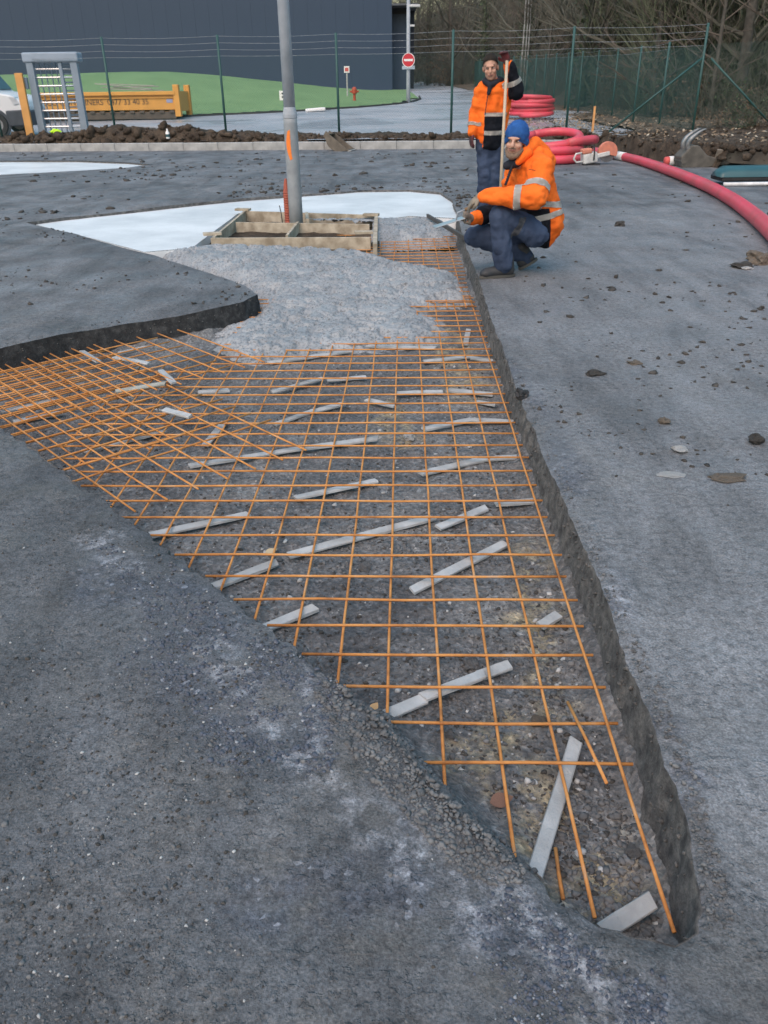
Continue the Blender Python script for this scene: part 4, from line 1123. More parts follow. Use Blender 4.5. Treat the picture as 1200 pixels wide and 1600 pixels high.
# cut-off saw beside the coil
sw = G(925, 258, 0)
saw = empty('cutoff_saw', (sw.x, sw.y, 0), .12); tag(saw, 'white and orange petrol cut-off saw leaning beside the red duct coil', 'power saw')
m_pw = M('dirty_white_plastic', (.60, .61, .60), (.42, .43, .43), 14, .6)
m_or = M('saw_orange', (.62, .22, .14), (.48, .18, .13), 14, .6)
MB().box((-.08, 0, .14), (.30, .22, .20), (0, -.15, 0)).build('engine_housing', m_pw, saw, bevel=.03, seg=3)
MB().box((-.16, -.02, .27), (.20, .20, .10), (0, -.1, 0)).build('top_cover', m_or, saw, bevel=.03, seg=3)
MB().box((.16, -.02, .19), (.36, .10, .085), (0, -.18, 0)).build('cutting_arm', m_pw, saw, bevel=.02, seg=2)
g = MB(); pts = [(.30+.20*math.cos(a), .24+.20*math.sin(a)) for a in np.linspace(R(-25), R(205), 20)]+[(.12, .20), (.30, .20)]
g.prism(pts, -.05, .05); g.build('blade_guard', m_or, saw, bevel=.012, seg=2)
MB().lathe([(.02, -.006), (.17, -.004), (.17, .004), (.02, .006)], 28, (.30, 0, .22), 'Y').build('blade', M('blade_steel', (.25, .26, .27), rough=.4, metal=.7), saw)
MB().tube([(-.20, -.05, .08), (-.36, -.05, .06), (-.42, -.05, .13), (-.38, -.05, .22), (-.24, -.05, .24)], .02, 8).build('rear_handle', m_pw, saw, smooth=True)
MB().tube([(-.02, -.13, .10), (-.03, -.15, .25), (-.01, -.06, .36), (-.01, .06, .36), (-.03, .14, .24)], .014, 8).build('front_handle', m_black, saw, smooth=True)
MB().box((-.02, 0, .02), (.34, .16, .035)).build('skid_foot', m_black, saw, bevel=.008)

# blocks beside the coil
for i, (px, lab) in enumerate((((962, 228), 'left grey concrete block on the soil behind the saw'), ((984, 228), 'right grey concrete block on the soil behind the saw'))):
    q = G(*px, .12)
    o = MB().box((0, 0, .10), (.36 if i == 0 else .28, .2, .2)).build('concrete_block', m_kerb, None, bevel=.012); o.location = (q.x, q.y, .10); o.rotation_euler = (0, 0, .3*i-.1); tag(o, lab, 'block')
# orange stake
q = G(924, 222, .1); zt = At(923, 166, q.y).z
stake = MB().box((0, 0, zt/2), (.055, .055, zt), taper=.95).build('marker_stake', M('orange_wood', (.70, .36, .14), (.55, .28, .12), 8, .7), None, bevel=.004); stake.location = (q.x, q.y, 0.0)
tag(stake, 'orange painted wooden stake standing upright behind the near duct coil', 'stake')
# white block at the kerb beside the standing person
q = G(742, 231, 0)
o = MB().box((0, 0, .09), (.24, .20, .18)).build('white_block', M('white_stone', (.72, .74, .75), rough=.7), None, bevel=.012); o.location = (q.x, q.y, 0); tag(o, 'small white block in front of the kerb beside the standing person', 'block')

# digger buckets
def bucket(name, loc, rz, w, s, m, label, teeth=0, cat='excavator bucket', rx=0):
    e = empty(name, loc, rz); e.rotation_euler = (0, rx, rz); tag(e, label, cat)
    prof = [(-.50, .62), (-.42, .30), (-.22, .08), (.05, .0), (.55, .03)]
    prof = [(a*s, b*s) for a, b in prof]
    t = .03*s
    mb = MB(); n = len(prof)
    sm = catmull([Vector((a, 0, b)) for a, b in prof], 4)
    outer = [(p.x, p.z) for p in sm]; inner = [(p.x+t*.7, p.z+t) for p in reversed(sm)]
    mb.prism(outer+inner, -w/2, w/2); mb.build('shell', m, e)
    for sd_ in (-1, 1):
        side = outer+[(-.30*s, .66*s)]
        MB().prism(side, sd_*w/2-.012*sd_, sd_*(w/2+.012)).build('side_plate', m, e)
    MB().prism([(-.50*s, .60*s), (-.30*s, .64*s), (-.30*s, .68*s), (-.50*s, .66*s)], -w/2, w/2).build('top_bar', m, e)
    MB().prism([(.50*s, -.005), (.66*s, .01*s), (.66*s, .035*s), (.50*s, .05*s)], -w/2-.005, w/2+.005).build('cutting_edge', M('worn_steel', (.45, .46, .46), rough=.4, metal=.5), e)
    for sd_ in (-.28, .28):
        MB().prism([(-.52*s, .45*s), (-.62*s, .62*s), (-.50*s, .78*s), (-.36*s, .68*s)], sd_*w-.02, sd_*w+.02).build('hitch_plate', m, e)
    for i in range(teeth):
        y = -w/2+w*(i+.5)/teeth
        MB().prism([(.58*s, 0), (.86*s, .02*s), (.60*s, .07*s)], y-.03, y+.03).build('tooth', m, e)
    return e
q = G(530, 236, 0)
m_bk = M('dirty_bucket_steel', (.16, .14, .115), (.10, .09, .075), 8, .75, bump=.004)
bucket('excavator_bucket', (q.x, q.y+.2, 0), -.25, .55, .62, m_bk, 'small rusty excavator bucket standing against the kerb')
q = G(1090, 262, 0)
m_bk2 = M('grey_bucket_steel', (.115, .108, .095), (.07, .067, .06), 8, .7, bump=.004)
ripper = empty('excavator_bucket', (q.x, q.y+.2, 0)); tag(ripper, 'grey excavator bucket with two curved upright teeth by the right bank', 'excavator bucket')
MB().prism([(-.32, .0), (.12, -.01), (.62, .06), (.60, .10), (.15, .22), (-.05, .40), (-.18, .40), (-.36, .2)], -.22, .22).build('shell', m_bk2, ripper, bevel=.02)
for y in (-.16, .12):
    t = [Vector((-.20, y, .28)), Vector((-.24, y, .42)), Vector((-.16, y, .55)), Vector((.0, y, .66)), Vector((.08, y, .68))]
    MB().tube(catmull(t, 4), [.05]*8+[.042, .04, .036, .03, .026, .022, .018, .012, .008], 6).build('tooth', M('polished_tooth', (.24, .26, .27), (.10, .105, .11), 8, .4, metal=.4), ripper, smooth=True)
MB().lathe([(.05, -.24), (.05, .24)], 10, (-.3, 0, .12), 'Y').build('pin', m_bk2, ripper)
# red and white can
q = G(1052, 259, 0)
can = empty('marking_bollard', (q.x, q.y, .09), .05); tag(can, 'red and white plastic canister lying beside the grey bucket', 'canister')
m_rd = M('faded_red', (.58, .09, .08), (.5, .1, .1), 8, .6); m_wh = M('dull_white', (.70, .70, .70), (.6, .6, .6), 8, .6)
MB().lathe([(.03, -.20), (.075, -.19), (.085, -.13), (.085, -.11)], 14, axis='X').build('red_end', m_rd, can, smooth=True)
MB().lathe([(.085, -.11), (.09, -.1), (.09, .06), (.086, .065)], 14, axis='X').build('white_body', m_wh, can, smooth=True)
MB().lathe([(.086, .06), (.084, .14), (.05, .20), (.03, .235), (.03, .25)], 14, axis='X').build('red_neck', m_rd, can, smooth=True)
# dark green tub, white tube under it, old plank behind
q = G(1122, 290, 0)
tub = empty('plastic_tub', (q.x+.02, q.y, 0), -.02); tag(tub, 'upturned dark green plastic tub with black rim at the right border', 'tub')
m_tub = M('dark_green_plastic', (.035, .10, .115), (.03, .085, .10), 4, .35)
L = 1.5
secs = [(0.0, .02, .13, .20), (.06, .0, .17, .24), (.16, .0, .22, .30), (L-.2, .0, .23, .30), (L, .02, .16, .26)]
vs = []; fs = []
for (x, y0, zt, wd) in secs:
    for a in np.linspace(0, math.pi, 9): vs.append((x, wd-wd*math.cos(a)*1.0, .12+(zt-.02)*math.sin(a)**.7*.75))
for i in range(len(secs)-1):
    for j in range(8): fs.append((i*9+j, i*9+j+1, (i+1)*9+j+1, (i+1)*9+j))
fs += [tuple(range(9)), tuple((len(secs)-1)*9+8-j for j in range(9))]
MB().add(vs, fs).build('shell', m_tub, tub, smooth=True)
MB().box((L/2+.01, .28, .09), (L-.04, .54, .07)).build('rim', m_black, tub, bevel=.02)
q2 = G(1129, 291, 0)
tb = empty('white_tube', (q2.x, q2.y-.03, .03)); tag(tb, 'thin white plastic tube lying along the green tub', 'tube')
MB().tube([(0, 0, 0), (.8, .0, 0), (1.8, .02, 0)], .03, 10).build('pipe', M('white_pvc', (.75, .77, .79), rough=.4), tb, smooth=True)
q = G(1125, 262, 0)
pk = empty('old_plank', (q.x, q.y, 0), -.15); tag(pk, 'weathered grey plank leaning on the bank above the green tub', 'plank')
MB().box((.75, .1, .16), (1.7, .05, .24), (.35, .06, 0)).build('board', M('weathered_wood', (.22, .20, .17), (.14, .125, .11), 6, .85, bump=.004), pk, bevel=.006)

# ================================================================== BEHIND THE FENCE
# turnstile
TYp = 26.6
tl, trr, tt = At(62, 203, TYp), At(138, 203, TYp), At(40, 84, TYp).z
ts = empty('turnstile', ((tl.x+trr.x)/2, TYp, .25)); tag(ts, 'tall grey steel turnstile gate standing behind the soil bank', 'turnstile')
W_ = (trr.x-tl.x); H_ = tt-.25
m_ts = M('grey_painted_steel', (.29, .355, .44), (.25, .31, .385), 3, .45)
m_tb = M('bright_steel', (.62, .66, .70), (.5, .55, .6), 6, .3, metal=.6)
for sx in (-1, 1): MB().box((sx*(W_/2-.09), 0, (H_-.1)/2), (.20, .18, H_-.1)).build('post', m_ts, ts, bevel=.01)
MB().box((W_*.16, -.02, (H_-.1)/2), (.10, .10, H_-.12)).build('rotor_post', m_ts, ts, bevel=.01)
MB().box((0, .10, H_-.10), (W_+.16, .46, .26)).build('hood', m_ts, ts, bevel=.05, seg=3)
for i in range(10):
    z = .12+i*.215
    MB().tube([(-W_/2+.12, .0, z), (W_*.16, -.02, z)], .028, 6).build('fixed_arm', m_tb, ts)
    MB().tube([(W_*.16, -.02, z+.0), (W_*.16+.38, .12, z+.0)], .028, 6).build('rotor_arm', m_tb, ts)
    MB().tube([(W_*.16, -.02, z+.09), (W_*.16+.34, .26, z+.09)], .021, 6).build('rotor_arm', m_ts, ts)
for i in range(5): MB().tube([(-W_/2+.25+i*.16, .26, .1), (-W_/2+.25+i*.16, .26, H_-.2)], .018, 6).build('back_bar', m_ts, ts)
py = At(48, 207, TYp-.25)
pn = MB().box((0, 0, .0), (.22, .10, At(32, 111, TYp-.25).z-.2)).build('yellow_post', M('ochre_paint', (.62, .32, .10), (.52, .27, .085), 3, .55), None, bevel=.01)
pn.location = (py.x-.02, TYp-.25, (At(32, 111, TYp-.25).z+.2)/2-.05); tag(pn, 'flat ochre yellow post beside the turnstile', 'post')
bx = MB().box((0, 0, 0), (.16, .12, .3)).build('control_box', m_ts, ts, bevel=.01); bx.location = (-W_/2-.12, -.1, H_-.75)
# van, front towards the right
VY = 28.5
vf = At(42, 190, VY); vz = .27
van = empty('white_van', (vf.x, VY, vz)); tag(van, 'white delivery van parked behind the turnstile at the left border', 'van')
m_vw = M('white_car_paint', (.74, .77, .80), (.70, .73, .76), 2, .3); m_bum = M('grey_bumper', (.065, .075, .095), rough=.6)
m_gl = M('dark_glass', (.02, .03, .04), rough=.1)
body = [(-5.2, .35), (-.55, .35), (-.10, .42), (-.02, .80), (-.10, 1.02), (-.34, 1.16), (-1.02, 1.30), (-1.78, 2.28), (-2.1, 2.42), (-5.1, 2.45), (-5.25, 2.2)]
MB().prism(body, 0, 1.95).build('body', m_vw, van, bevel=.06, seg=3)
MB().prism([(-1.10, 1.34), (-1.74, 2.16), (-2.55, 2.16), (-2.55, 1.30)], -.006, .02).build('side_window', m_gl, van)
MB().prism([(-1.01, 1.36), (-1.03, 1.34), (-1.72, 2.22), (-1.70, 2.25)], .12, 1.83).build('windscreen', m_gl, van)
MB().prism([(-.60, .28), (.04, .30), (.06, .72), (-.10, .76), (-.62, .74)], -.035, 1.98).build('bumper', m_bum, van, bevel=.05, seg=3)
MB().prism([(-.30, .88), (-.12, .92), (-.24, 1.12), (-.44, 1.14)], -.02, .3).build('headlight', M('lamp_glass', (.6, .65, .7), rough=.15), van, bevel=.02)
MB().prism([(-2.6, .4), (-2.62, 2.2), (-2.635, 2.2), (-2.615, .4)], -.004, .01).build('door_seam', m_bum, van)
for wx in (-.95, -4.2):
    for wy in (.10, 1.85):
        wv = MB().lathe([(.22, -.10), (.33, -.10), (.35, -.06), (.35, .06), (.33, .10), (.22, .10)], 28, axis='Y').build('wheel', m_black, van); wv.location = (wx, wy-.06, .34)
        rm = MB().lathe([(.05, -.105), (.20, -.10), (.225, -.06), (.225, .06)], 20, axis='Y').build('rim', M('alloy', (.35, .38, .41), rough=.4, metal=.6), wv)
    MB().lathe([(.40, -.012), (.43, 0), (.43, .02)], 24, (wx, 0, .36), 'Y').build('wheel_arch', m_bum, van)
# skip
SY = 38.0
sl, sr_ = At(120, 187, SY), At(284, 187, SY); stz = At(200, 143.5, SY).z; spz = At(279, 132, SY).z; sbz = At(230, 187, SY).z
skip = empty('orange_skip', (sr_.x, SY, sbz)); tag(skip, 'long ochre orange skip container with dark lettering beside the lawn', 'skip')
LS = 6.0; HS = stz-sbz
m_sk = M('ochre_container_paint', (.68, .34, .075), (.58, .29, .065), 2, .5); m_skd = M('skip_underframe', (.12, .10, .08), (.08, .07, .06), 6, .8)
HB = HS*.28
MB().prism([(-LS, HB), (-.12, HB), (-.12, HS), (-LS, HS)], 0, .06).build('side_wall', m_sk, skip)
MB().prism([(-LS, HB), (-.12, HB), (-.12, HS*.9), (-LS, HS*.9)], 2.2, 2.26).build('side_wall', m_sk, skip)
MB().box((-LS/2, 1.1, HB+.04), (LS-.1, 2.2, .07)).build('floor', m_skd, skip)
MB().box((-LS/2-.05, -.05, HS-.06), (LS-.2, .16, .14)).build('top_rail', m_sk, skip, bevel=.012)
MB().box((-LS/2-.05, -.02, HS*.78), (LS-.2, .06, .05)).build('rib', m_sk, skip, bevel=.01)
MB().box((-LS/2-.05, .02, HB*.55), (LS-.3, .20, HB*.9)).build('underframe', m_skd, skip)
for i in range(14): MB().box((-.35-i*.42, -.10, HB*1.02), (.20, .08, .09)).build('hook', m_skd, skip, bevel=.01)
MB().box((-.10, .05, (spz-sbz)/2+.05), (.24, .30, spz-sbz-.1)).build('corner_post', m_sk, skip, bevel=.02)
MB().box((-.10, 2.2, (spz-sbz)/2+.05), (.24, .30, spz-sbz-.1)).build('corner_post', m_sk, skip, bevel=.02)
MB().box((-.08, 1.1, HB+(HS-HB)/2), (.08, 2.0, HS-HB)).build('end_wall', m_sk, skip)
cu = bpy.data.curves.new('lettering', 'FONT'); cu.body = 'ECO CONTAINERS  0477 33 40 35'; cu.size = .30; cu.extrude = .002; cu.align_x = 'RIGHT'
_t = bpy.data.objects.new('lettering', cu); COL.objects.link(_t); _dg = bpy.context.evaluated_depsgraph_get(); _dg.update(); _lm = bpy.data.meshes.new_from_object(_t.evaluated_get(_dg)); bpy.data.objects.remove(_t); _lm.materials.clear(); tx = obj('lettering', _lm, M('dark_lettering', (.10, .07, .05), rough=.7)); tx.parent = skip; tx.location = (-1.30, -.008, HS*.55); tx.rotation_euler = (math.pi/2, 0, 0)
MB().box((-.42, -.006, HS*.66), (.26, .008, .14)).build('sticker', M('blue_sticker', (.35, .38, .55), rough=.5), skip)
for i in range(7):
    a = (-.9-random.uniform(0, .4), .4+i*.2, HS+.02+random.uniform(0, .22)); b = (-2.9-random.uniform(0, .8), .5+i*.17, HS+.08+random.uniform(0, .28))
    o = MB().beam(a, b, .12, .03).build('scrap_plank', M('grey_plank', (.42, .41, .37), (.30, .29, .26), 5, .85), None, bevel=.004, seg=1)
    o.location = skip.location
    tag(o, 'pale scrap plank sticking out of the top of the orange skip', 'plank', 'scrap planks in the skip')
for i in range(8):
    pass
# no entry sign on a tall lamp pole
sg = far_hit(640, 152, .05); sg = Vector((sg.x, 52.0, float(far_z(52))+.25))
sx_ = At(638, 94, 52.0)
pole = empty('lamp_pole', (sx_.x, 52.0, float(far_z(52)))); tag(pole, 'tall grey street light pole at the end of the lawn', 'street light')
bz = float(far_z(52))
MB().lathe([(.12, -.3), (.11, 1), (.085, 8.5)], 14).build('shaft', M('pale_pole', (.36, .40, .45), (.30, .34, .39), 3, .5), pole, smooth=True)
zl = At(650, 9, 52).z-bz
MB().box((.34, 0, zl), (.62, .2, .12)).build('lamp_head', M('pale_lamp', (.6, .62, .64), rough=.5), pole, bevel=.03)
MB().box((.2, 0, At(646, 40, 52).z-bz), (.3, .12, .10)).build('camera_box', M('pale_lamp', (.6, .62, .64)), pole, bevel=.02)
sgn = empty('no_entry_sign', (sx_.x, 51.86, sx_.z)); tag(sgn, 'round red no entry sign with white bar on the street light pole', 'traffic sign')
m_sr = M('sign_red', (.58, .03, .05), (.56, .03, .05), 2, .4); m_sw = M('sign_white', (.80, .80, .80), (.78, .78, .78), 2, .4)
dn = .36
MB().lathe([(dn, -.012), (dn, .012)], 32, axis='Y').build('rim', m_sw, sgn)
MB().lathe([(dn*.90, -.017), (dn*.90, -.013)], 32, axis='Y').build('red_disc', m_sr, sgn)
MB().box((0, -.020, 0), (dn*1.42, .004, dn*.30)).build('white_bar', m_sw, sgn)
zp = At(638, 105.5, 51.86).z-sx_.z
pl_ = MB().box((0, 0, 0), (.72, .02, .18)).build('small_plate', M('plate_blue_grey', (.42, .52, .62), rough=.5), None, bevel=.01); pl_.location = (sx_.x, 51.86, sx_.z+zp); tag(pl_, 'pale blue rectangular plate under the no entry sign', 'sign plate')
# small sign on the lawn, hydrant, white notice, white sack
def lawn_at(px, py):
    d = ray(px, py); y = 40.0
    while y < 78:
        P = np.array([d.x*y/d.y]); Q = np.array([y])
        zl_ = float(lawn_z(P, Q)[0]) if sdist(np.c_[P, Q], LAWN_POLY)[0] < 0 else float(far_z(y))
        if HC+d.z*y/d.y < zl_: break
        y += .1
    return Vector((d.x*y/d.y, y, zl_))
q = lawn_at(543, 150); zt = At(543, 108, q.y).z-q.z
ls = empty('lawn_sign', q); tag(ls, 'small white sign on a thin post in the lawn', 'sign')
MB().tube([(0, 0, -.2), (0, 0, zt)], .045, 8).build('post', M('pale_post', (.5, .5, .5), rough=.5), ls)
MB().box((0, -.06, zt-.02), (.34, .02, .36)).build('panel', m_sw, ls, bevel=.005)
MB().box((0, -.075, zt-.02), (.22, .008, .20)).build('panel_mark', m_rd, ls)
q = lawn_at(554, 157)
hy = empty('hydrant', q); tag(hy, 'red fire hydrant on the lawn near its edge', 'hydrant'); 
m_hy = M('hydrant_red', (.42, .07, .035), (.35, .06, .03), 6, .5)
MB().lathe([(.10, -.1), (.10, .04), (.075, .06), (.075, .34), (.15, .36), (.15, .56), (.11, .66), (.03, .70)], 14).build('barrel', m_hy, hy)
for sx in (-1, 1): MB().lathe([(.055, 0), (.055, .14*1), (.04, .16)], 10, (sx*.10 if sx > 0 else -.26, 0, .46), 'X').build('outlet', m_hy, hy)
q = lawn_at(446, 158); zt = At(446, 144, q.y).z-q.z
nt = empty('notice_board', q); tag(nt, 'white notice board half hidden behind the thick lamp post', 'sign')
MB().box((0, 0, zt*.62), (.62, .03, .46)).build('panel', m_sw, nt, bevel=.006)
for dz in (.10, -.07): MB().box((-.03, -.02, zt*.62+dz), (.30, .008, .08)).build('text_bar', m_black, nt)
for sx in (-.2, .2): MB().box((sx, .04, zt*.2), (.05, .05, zt*.5)).build('leg', m_ts, nt)
q = far_hit(493, 175, 0)
sk_ = one = MB().box((0, 0, .05), (.95, .5, .14), (0, -.06, .1)).build('white_sack', m_sw, None, bevel=.05, seg=3); sk_.location = (q.x, q.y, float(far_z(q.y))+.05); tag(sk_, 'flat white sack lying on the road at the lawn edge', 'sack')
# litter on the bank
q = At(90, 205, 25.9)
hv = one_stone('hi_vis_rag', (90, 205), .09, M('hi_vis_yellow', (.55, .85, .03), (.45, .75, .03), 8, .6), 'crumpled bright yellow rag on the soil below the turnstile', 'rag', .6, 1.4); hv.location = (q.x, 25.7, At(90, 205, 25.7).z)
q = At(264, 211, 25.15)
bo = empty('bottle', (q.x, 25.0, At(264, 217, 25.0).z)); tag(bo, 'pale bottle standing on the soil bank left of the lamp post', 'bottle')
MB().lathe([(.05, 0), (.055, .02), (.055, .16), (.02, .22), (.02, .26)], 12).build('body', m_sw, bo, smooth=True)
MB().lathe([(.057, .05), (.057, .12)], 12).build('band', m_tub, bo)
# clods on the bank
rs = np.random
bx_ = rs.uniform(-14, 5, 1500); by_ = kerbY(bx_)+.15+np.abs(rs.normal(0, .45, 1500)); S = .02+.13*rs.uniform(0, 1, 1500)**3
S *= np.interp(bx_, [-14, -4, -1, 5], [1.1, 1.0, .7, .6])
o = obj('soil_clods', stones_mesh('soil_clods', np.c_[bx_, by_, bank_z(bx_, by_)+S*.15], S, .8, .35), m_bank); tag(o, 'lumps of brown soil tumbled along the kerb', 'soil', kind='stuff')
bx_ = rs.uniform(4.6, 15, 1700); by_ = np.interp(bx_, [b[0] for b in BANK_F], [b[1] for b in BANK_F])+np.abs(rs.normal(.2, 1.2, 1700)); S = .015+.11*rs.uniform(0, 1, 1700)**4
o = obj('soil_clods', stones_mesh('soil_clods', np.c_[bx_, by_, bank_z(bx_, by_)+S*.15], S, .7, .35), m_bank); tag(o, 'lumps of brown soil on the bank at the right', 'soil', kind='stuff')
# dead leaves on the bank and under the wood
def leaf_litter(name, n, x0, x1, y0, y1, zf, m, label, s0=.03, s1=.09, cond=None):
    x = rs.uniform(x0, x1, n); y = rs.uniform(y0, y1, n)
    if cond is not None: k = cond(x, y); x, y = x[k], y[k]
    n = len(x); z = zf(x, y)+.02; s = rs.uniform(s0, s1, n); a = rs.uniform(0, 6.28, n)
    t1 = rs.uniform(-.6, .6, n); t2 = rs.uniform(-.6, .6, n)
    ux, uy = np.cos(a)*s, np.sin(a)*s
    V = np.stack([np.stack([x-ux, y-uy, z-t1*s], -1), np.stack([x+uy*.5, y-ux*.5, z-t2*s*.5], -1), np.stack([x+ux, y+uy, z+t1*s], -1), np.stack([x-uy*.5, y+ux*.5, z+t2*s*.5+.01], -1)], 1).reshape(-1, 3)
    o = obj(name, npmesh(name, V, np.arange(4*n).reshape(-1, 4)), m); tag(o, label, 'leaves', kind='stuff')
ffz = lambda x, y: np.maximum(far_z(y)+0.06+np.clip((x-8.5)*.045, -.06, 4)+fbm(x, y, 3, 3, 55)*.2, np.where(y-kerbY(x) < 3.4, bank_z(x, y), -9))
leaf_litter('leaf_litter', 5000, 4.2, 18, 19, 42, ffz, M('litter_tan', (.30, .22, .14), (.17, .12, .08), 3, .8), 'fallen tan leaves on the bank and under the trees', .03, .08, lambda x, y: (y > np.interp(x, [b[0] for b in BANK_F], [b[1] for b in BANK_F])+.6))
leaf_litter('leaf_litter', 1300, 4.2, 18, 19, 42, ffz, M('litter_pale', (.45, .40, .32), (.33, .29, .22), 3, .8), 'pale fallen leaves on the bank and under the trees', .025, .07, lambda x, y: (y > np.interp(x, [b[0] for b in BANK_F], [b[1] for b in BANK_F])+.6))
#PART4
# ================================================================== THE WOOD
def bark(name, a, b): return M(name, a, b, 7, .95, bump=.02, bscale=20)
m_bark = bark('grey_brown_bark', (.11, .105, .092), (.065, .062, .055))
m_bark2 = bark('mossy_bark', (.085, .097, .068), (.05, .058, .042))
m_birch = M('birch_bark', (.32, .325, .32), (.15, .145, .135), 3, .8, lo=.45, hi=.6)
m_twig = M('bare_twigs', (.122, .120, .098), (.080, .082, .066), 2, .95)
m_twig2 = M('reddish_twigs', (.135, .115, .096), (.09, .078, .066), 2, .95)
m_ivy = M('ivy_leaves', (.065, .095, .045), (.04, .062, .03), 4, .7)
def tree_proto(name, seed, H, r0, tm, cm, low=.12, nb=26, spread=1.0, ivy=0, label='', lean=0.0, twigm=3):
    rnd = random.Random(seed)
    tr = MB(); cw = MB()
    n = 9; pts = []; rs_ = []
    wx, wy = rnd.uniform(-1, 1)*lean, rnd.uniform(-1, 1)*lean
    for i in range(n):
        t = i/(n-1)
        pts.append(Vector((wx*t*H*.12+math.sin(t*5+seed)*.10*H*.06, wy*t*H*.12+math.cos(t*4+seed)*.1*H*.05, t*H-.3)))
        rs_.append(r0*(1-t)**.8+.012)
    rs_[0] *= 1.35
    tr.tube(pts, rs_, 8)
    def along(t):
        f = t*(n-1); i = min(int(f), n-2); return pts[i].lerp(pts[i+1], f-i), rs_[i]+(rs_[i+1]-rs_[i])*(f-i)
    def branch(p, d, L, r, depth):
        k = 4; q = [p]; 
        dd = d.copy()
        for i in range(k):
            dd = (dd+Vector((rnd.uniform(-.28, .28), rnd.uniform(-.28, .28), rnd.uniform(-.12, .25)))).normalized()
            q.append(q[-1]+dd*L/k)
        rr_ = [max(r*(1-.75*i/k), .004) for i in range(k+1)]
        (cw).tube(q, rr_, 5 if depth == 0 else 3, cap=False)
        if depth < 2:
            m_ = (7 if depth == 0 else twigm)
            for j in range(m_):
                i = rnd.randint(1, k); b = q[i]
                a = rnd.uniform(0, 6.28); dv = (dd*.6+Vector((math.cos(a), math.sin(a), rnd.uniform(-.2, .7)))*.8).normalized()
                branch(b, dv, L*rnd.uniform(.35, .6), rr_[i]*.55, depth+1)
    for b in range(nb):
        t = low+(1-low)*(b+rnd.random())/nb
        p, r = along(min(t, .98)); a = rnd.uniform(0, 6.28)
        up = rnd.uniform(.1, .9)
        d = Vector((math.cos(a), math.sin(a), up)).normalized()
        L = H*(.30*(1-t)+.10)*rnd.uniform(.7, 1.25)*spread
        branch(p, d, L, max(r*.45, .012), 0)
    e = empty(name); 
    tr.build('trunk', tm, e, smooth=True); cw.build('crown', cm, e)
    if ivy:
        v = []; f = []
        for i in range(ivy):
            t = rnd.random()**1.3*.62; p, r = along(t); a = rnd.uniform(0, 6.28); rad = r+abs(rnd.gauss(0, .30))+.03
            c = p+Vector((math.cos(a)*rad, math.sin(a)*rad, rnd.uniform(-.2, .2))); s = rnd.uniform(.05, .11)
            u = Vector((rnd.uniform(-1, 1), rnd.uniform(-1, 1), rnd.uniform(-1, 1))).normalized()*s; w = u.cross(Vector((rnd.uniform(-1, 1), rnd.uniform(-1, 1), 1))).normalized()*s*.8
            k = len(v); v += [c-u, c+w, c+u, c-w]; f.append((k, k+1, k+2, k+3))
        me = bpy.data.meshes.new('ivy'); me.from_pydata([tuple(x) for x in v], [], f); obj('ivy', me, m_ivy, e)
    return e
def shrub_proto(name, seed, H, nst, m, leaves=0, lm=None, W=1.0):
    rnd = random.Random(seed); cw = MB(); v = []; f = []
    for i in range(nst):
        a = rnd.uniform(0, 6.28); b = Vector((math.cos(a)*rnd.random()*W*.5, math.sin(a)*rnd.random()*W*.5, -.1)); d = Vector((math.cos(a)*.45, math.sin(a)*.45, 1)).normalized()
        q = [b]; L = H*rnd.uniform(.5, 1.1)
        for k in range(4):
            d = (d+Vector((rnd.uniform(-.3, .3), rnd.uniform(-.3, .3), rnd.uniform(-.1, .1)))).normalized(); q.append(q[-1]+d*L/4)
        cw.tube(q, [.016, .013, .010, .007, .004], 3, cap=False)
        for j in range(7):
            p = q[rnd.randint(1, 4)]; a = rnd.uniform(0, 6.28); dd = Vector((math.cos(a), math.sin(a), rnd.uniform(0, .8))).normalized(); l = L*rnd.uniform(.15, .4)
            p2 = p+dd*l*.5; p3 = p+dd*l+Vector((0, 0, rnd.uniform(-.1, .1)))
            cw.tube([p, p2, p3], [.007, .005, .003], 3, cap=False)
            for k in range(leaves):
                c = p.lerp(p3, rnd.random())+Vector((rnd.gauss(0, .06), rnd.gauss(0, .06), rnd.gauss(0, .06))); s = rnd.uniform(.03, .06)
                u = Vector((rnd.uniform(-1, 1), rnd.uniform(-1, 1), rnd.uniform(-1, 1))).normalized()*s; w = u.cross(Vector((.3, rnd.uniform(-1, 1), 1))).normalized()*s*.7
                n = len(v); v += [c-u, c+w, c+u, c-w]; f.append((n, n+1, n+2, n+3))
    e = empty(name); cw.build('stems', m, e)
    if v:
        me = bpy.data.meshes.new('foliage'); me.from_pydata([tuple(x) for x in v], [], f); obj('foliage', me, lm, e)
    return e
PT = [('bare_tree', 'bare brown woodland tree behind the green fence', tree_proto('bare_tree', 11, 13, .17, m_bark, m_twig, .10, 30)),
      ('mossy_tree', 'mossy greenish bare tree with ivy in the wood', tree_proto('mossy_tree', 12, 12, .20, m_bark2, m_twig, .12, 28, ivy=700)),
      ('forked_tree', 'leaning thin bare tree in the wood', tree_proto('forked_tree', 13, 11, .12, m_bark, m_twig2, .10, 30, lean=1.0)),
      ('young_tree', 'slender young bare tree in the wood', tree_proto('young_tree', 14, 9, .08, m_bark, m_twig2, .08, 26, .9)),
      ('birch_tree', 'pale birch with white trunk in the wood', tree_proto('birch_tree', 15, 12, .055, m_birch, m_twig2, .35, 22, .7))]
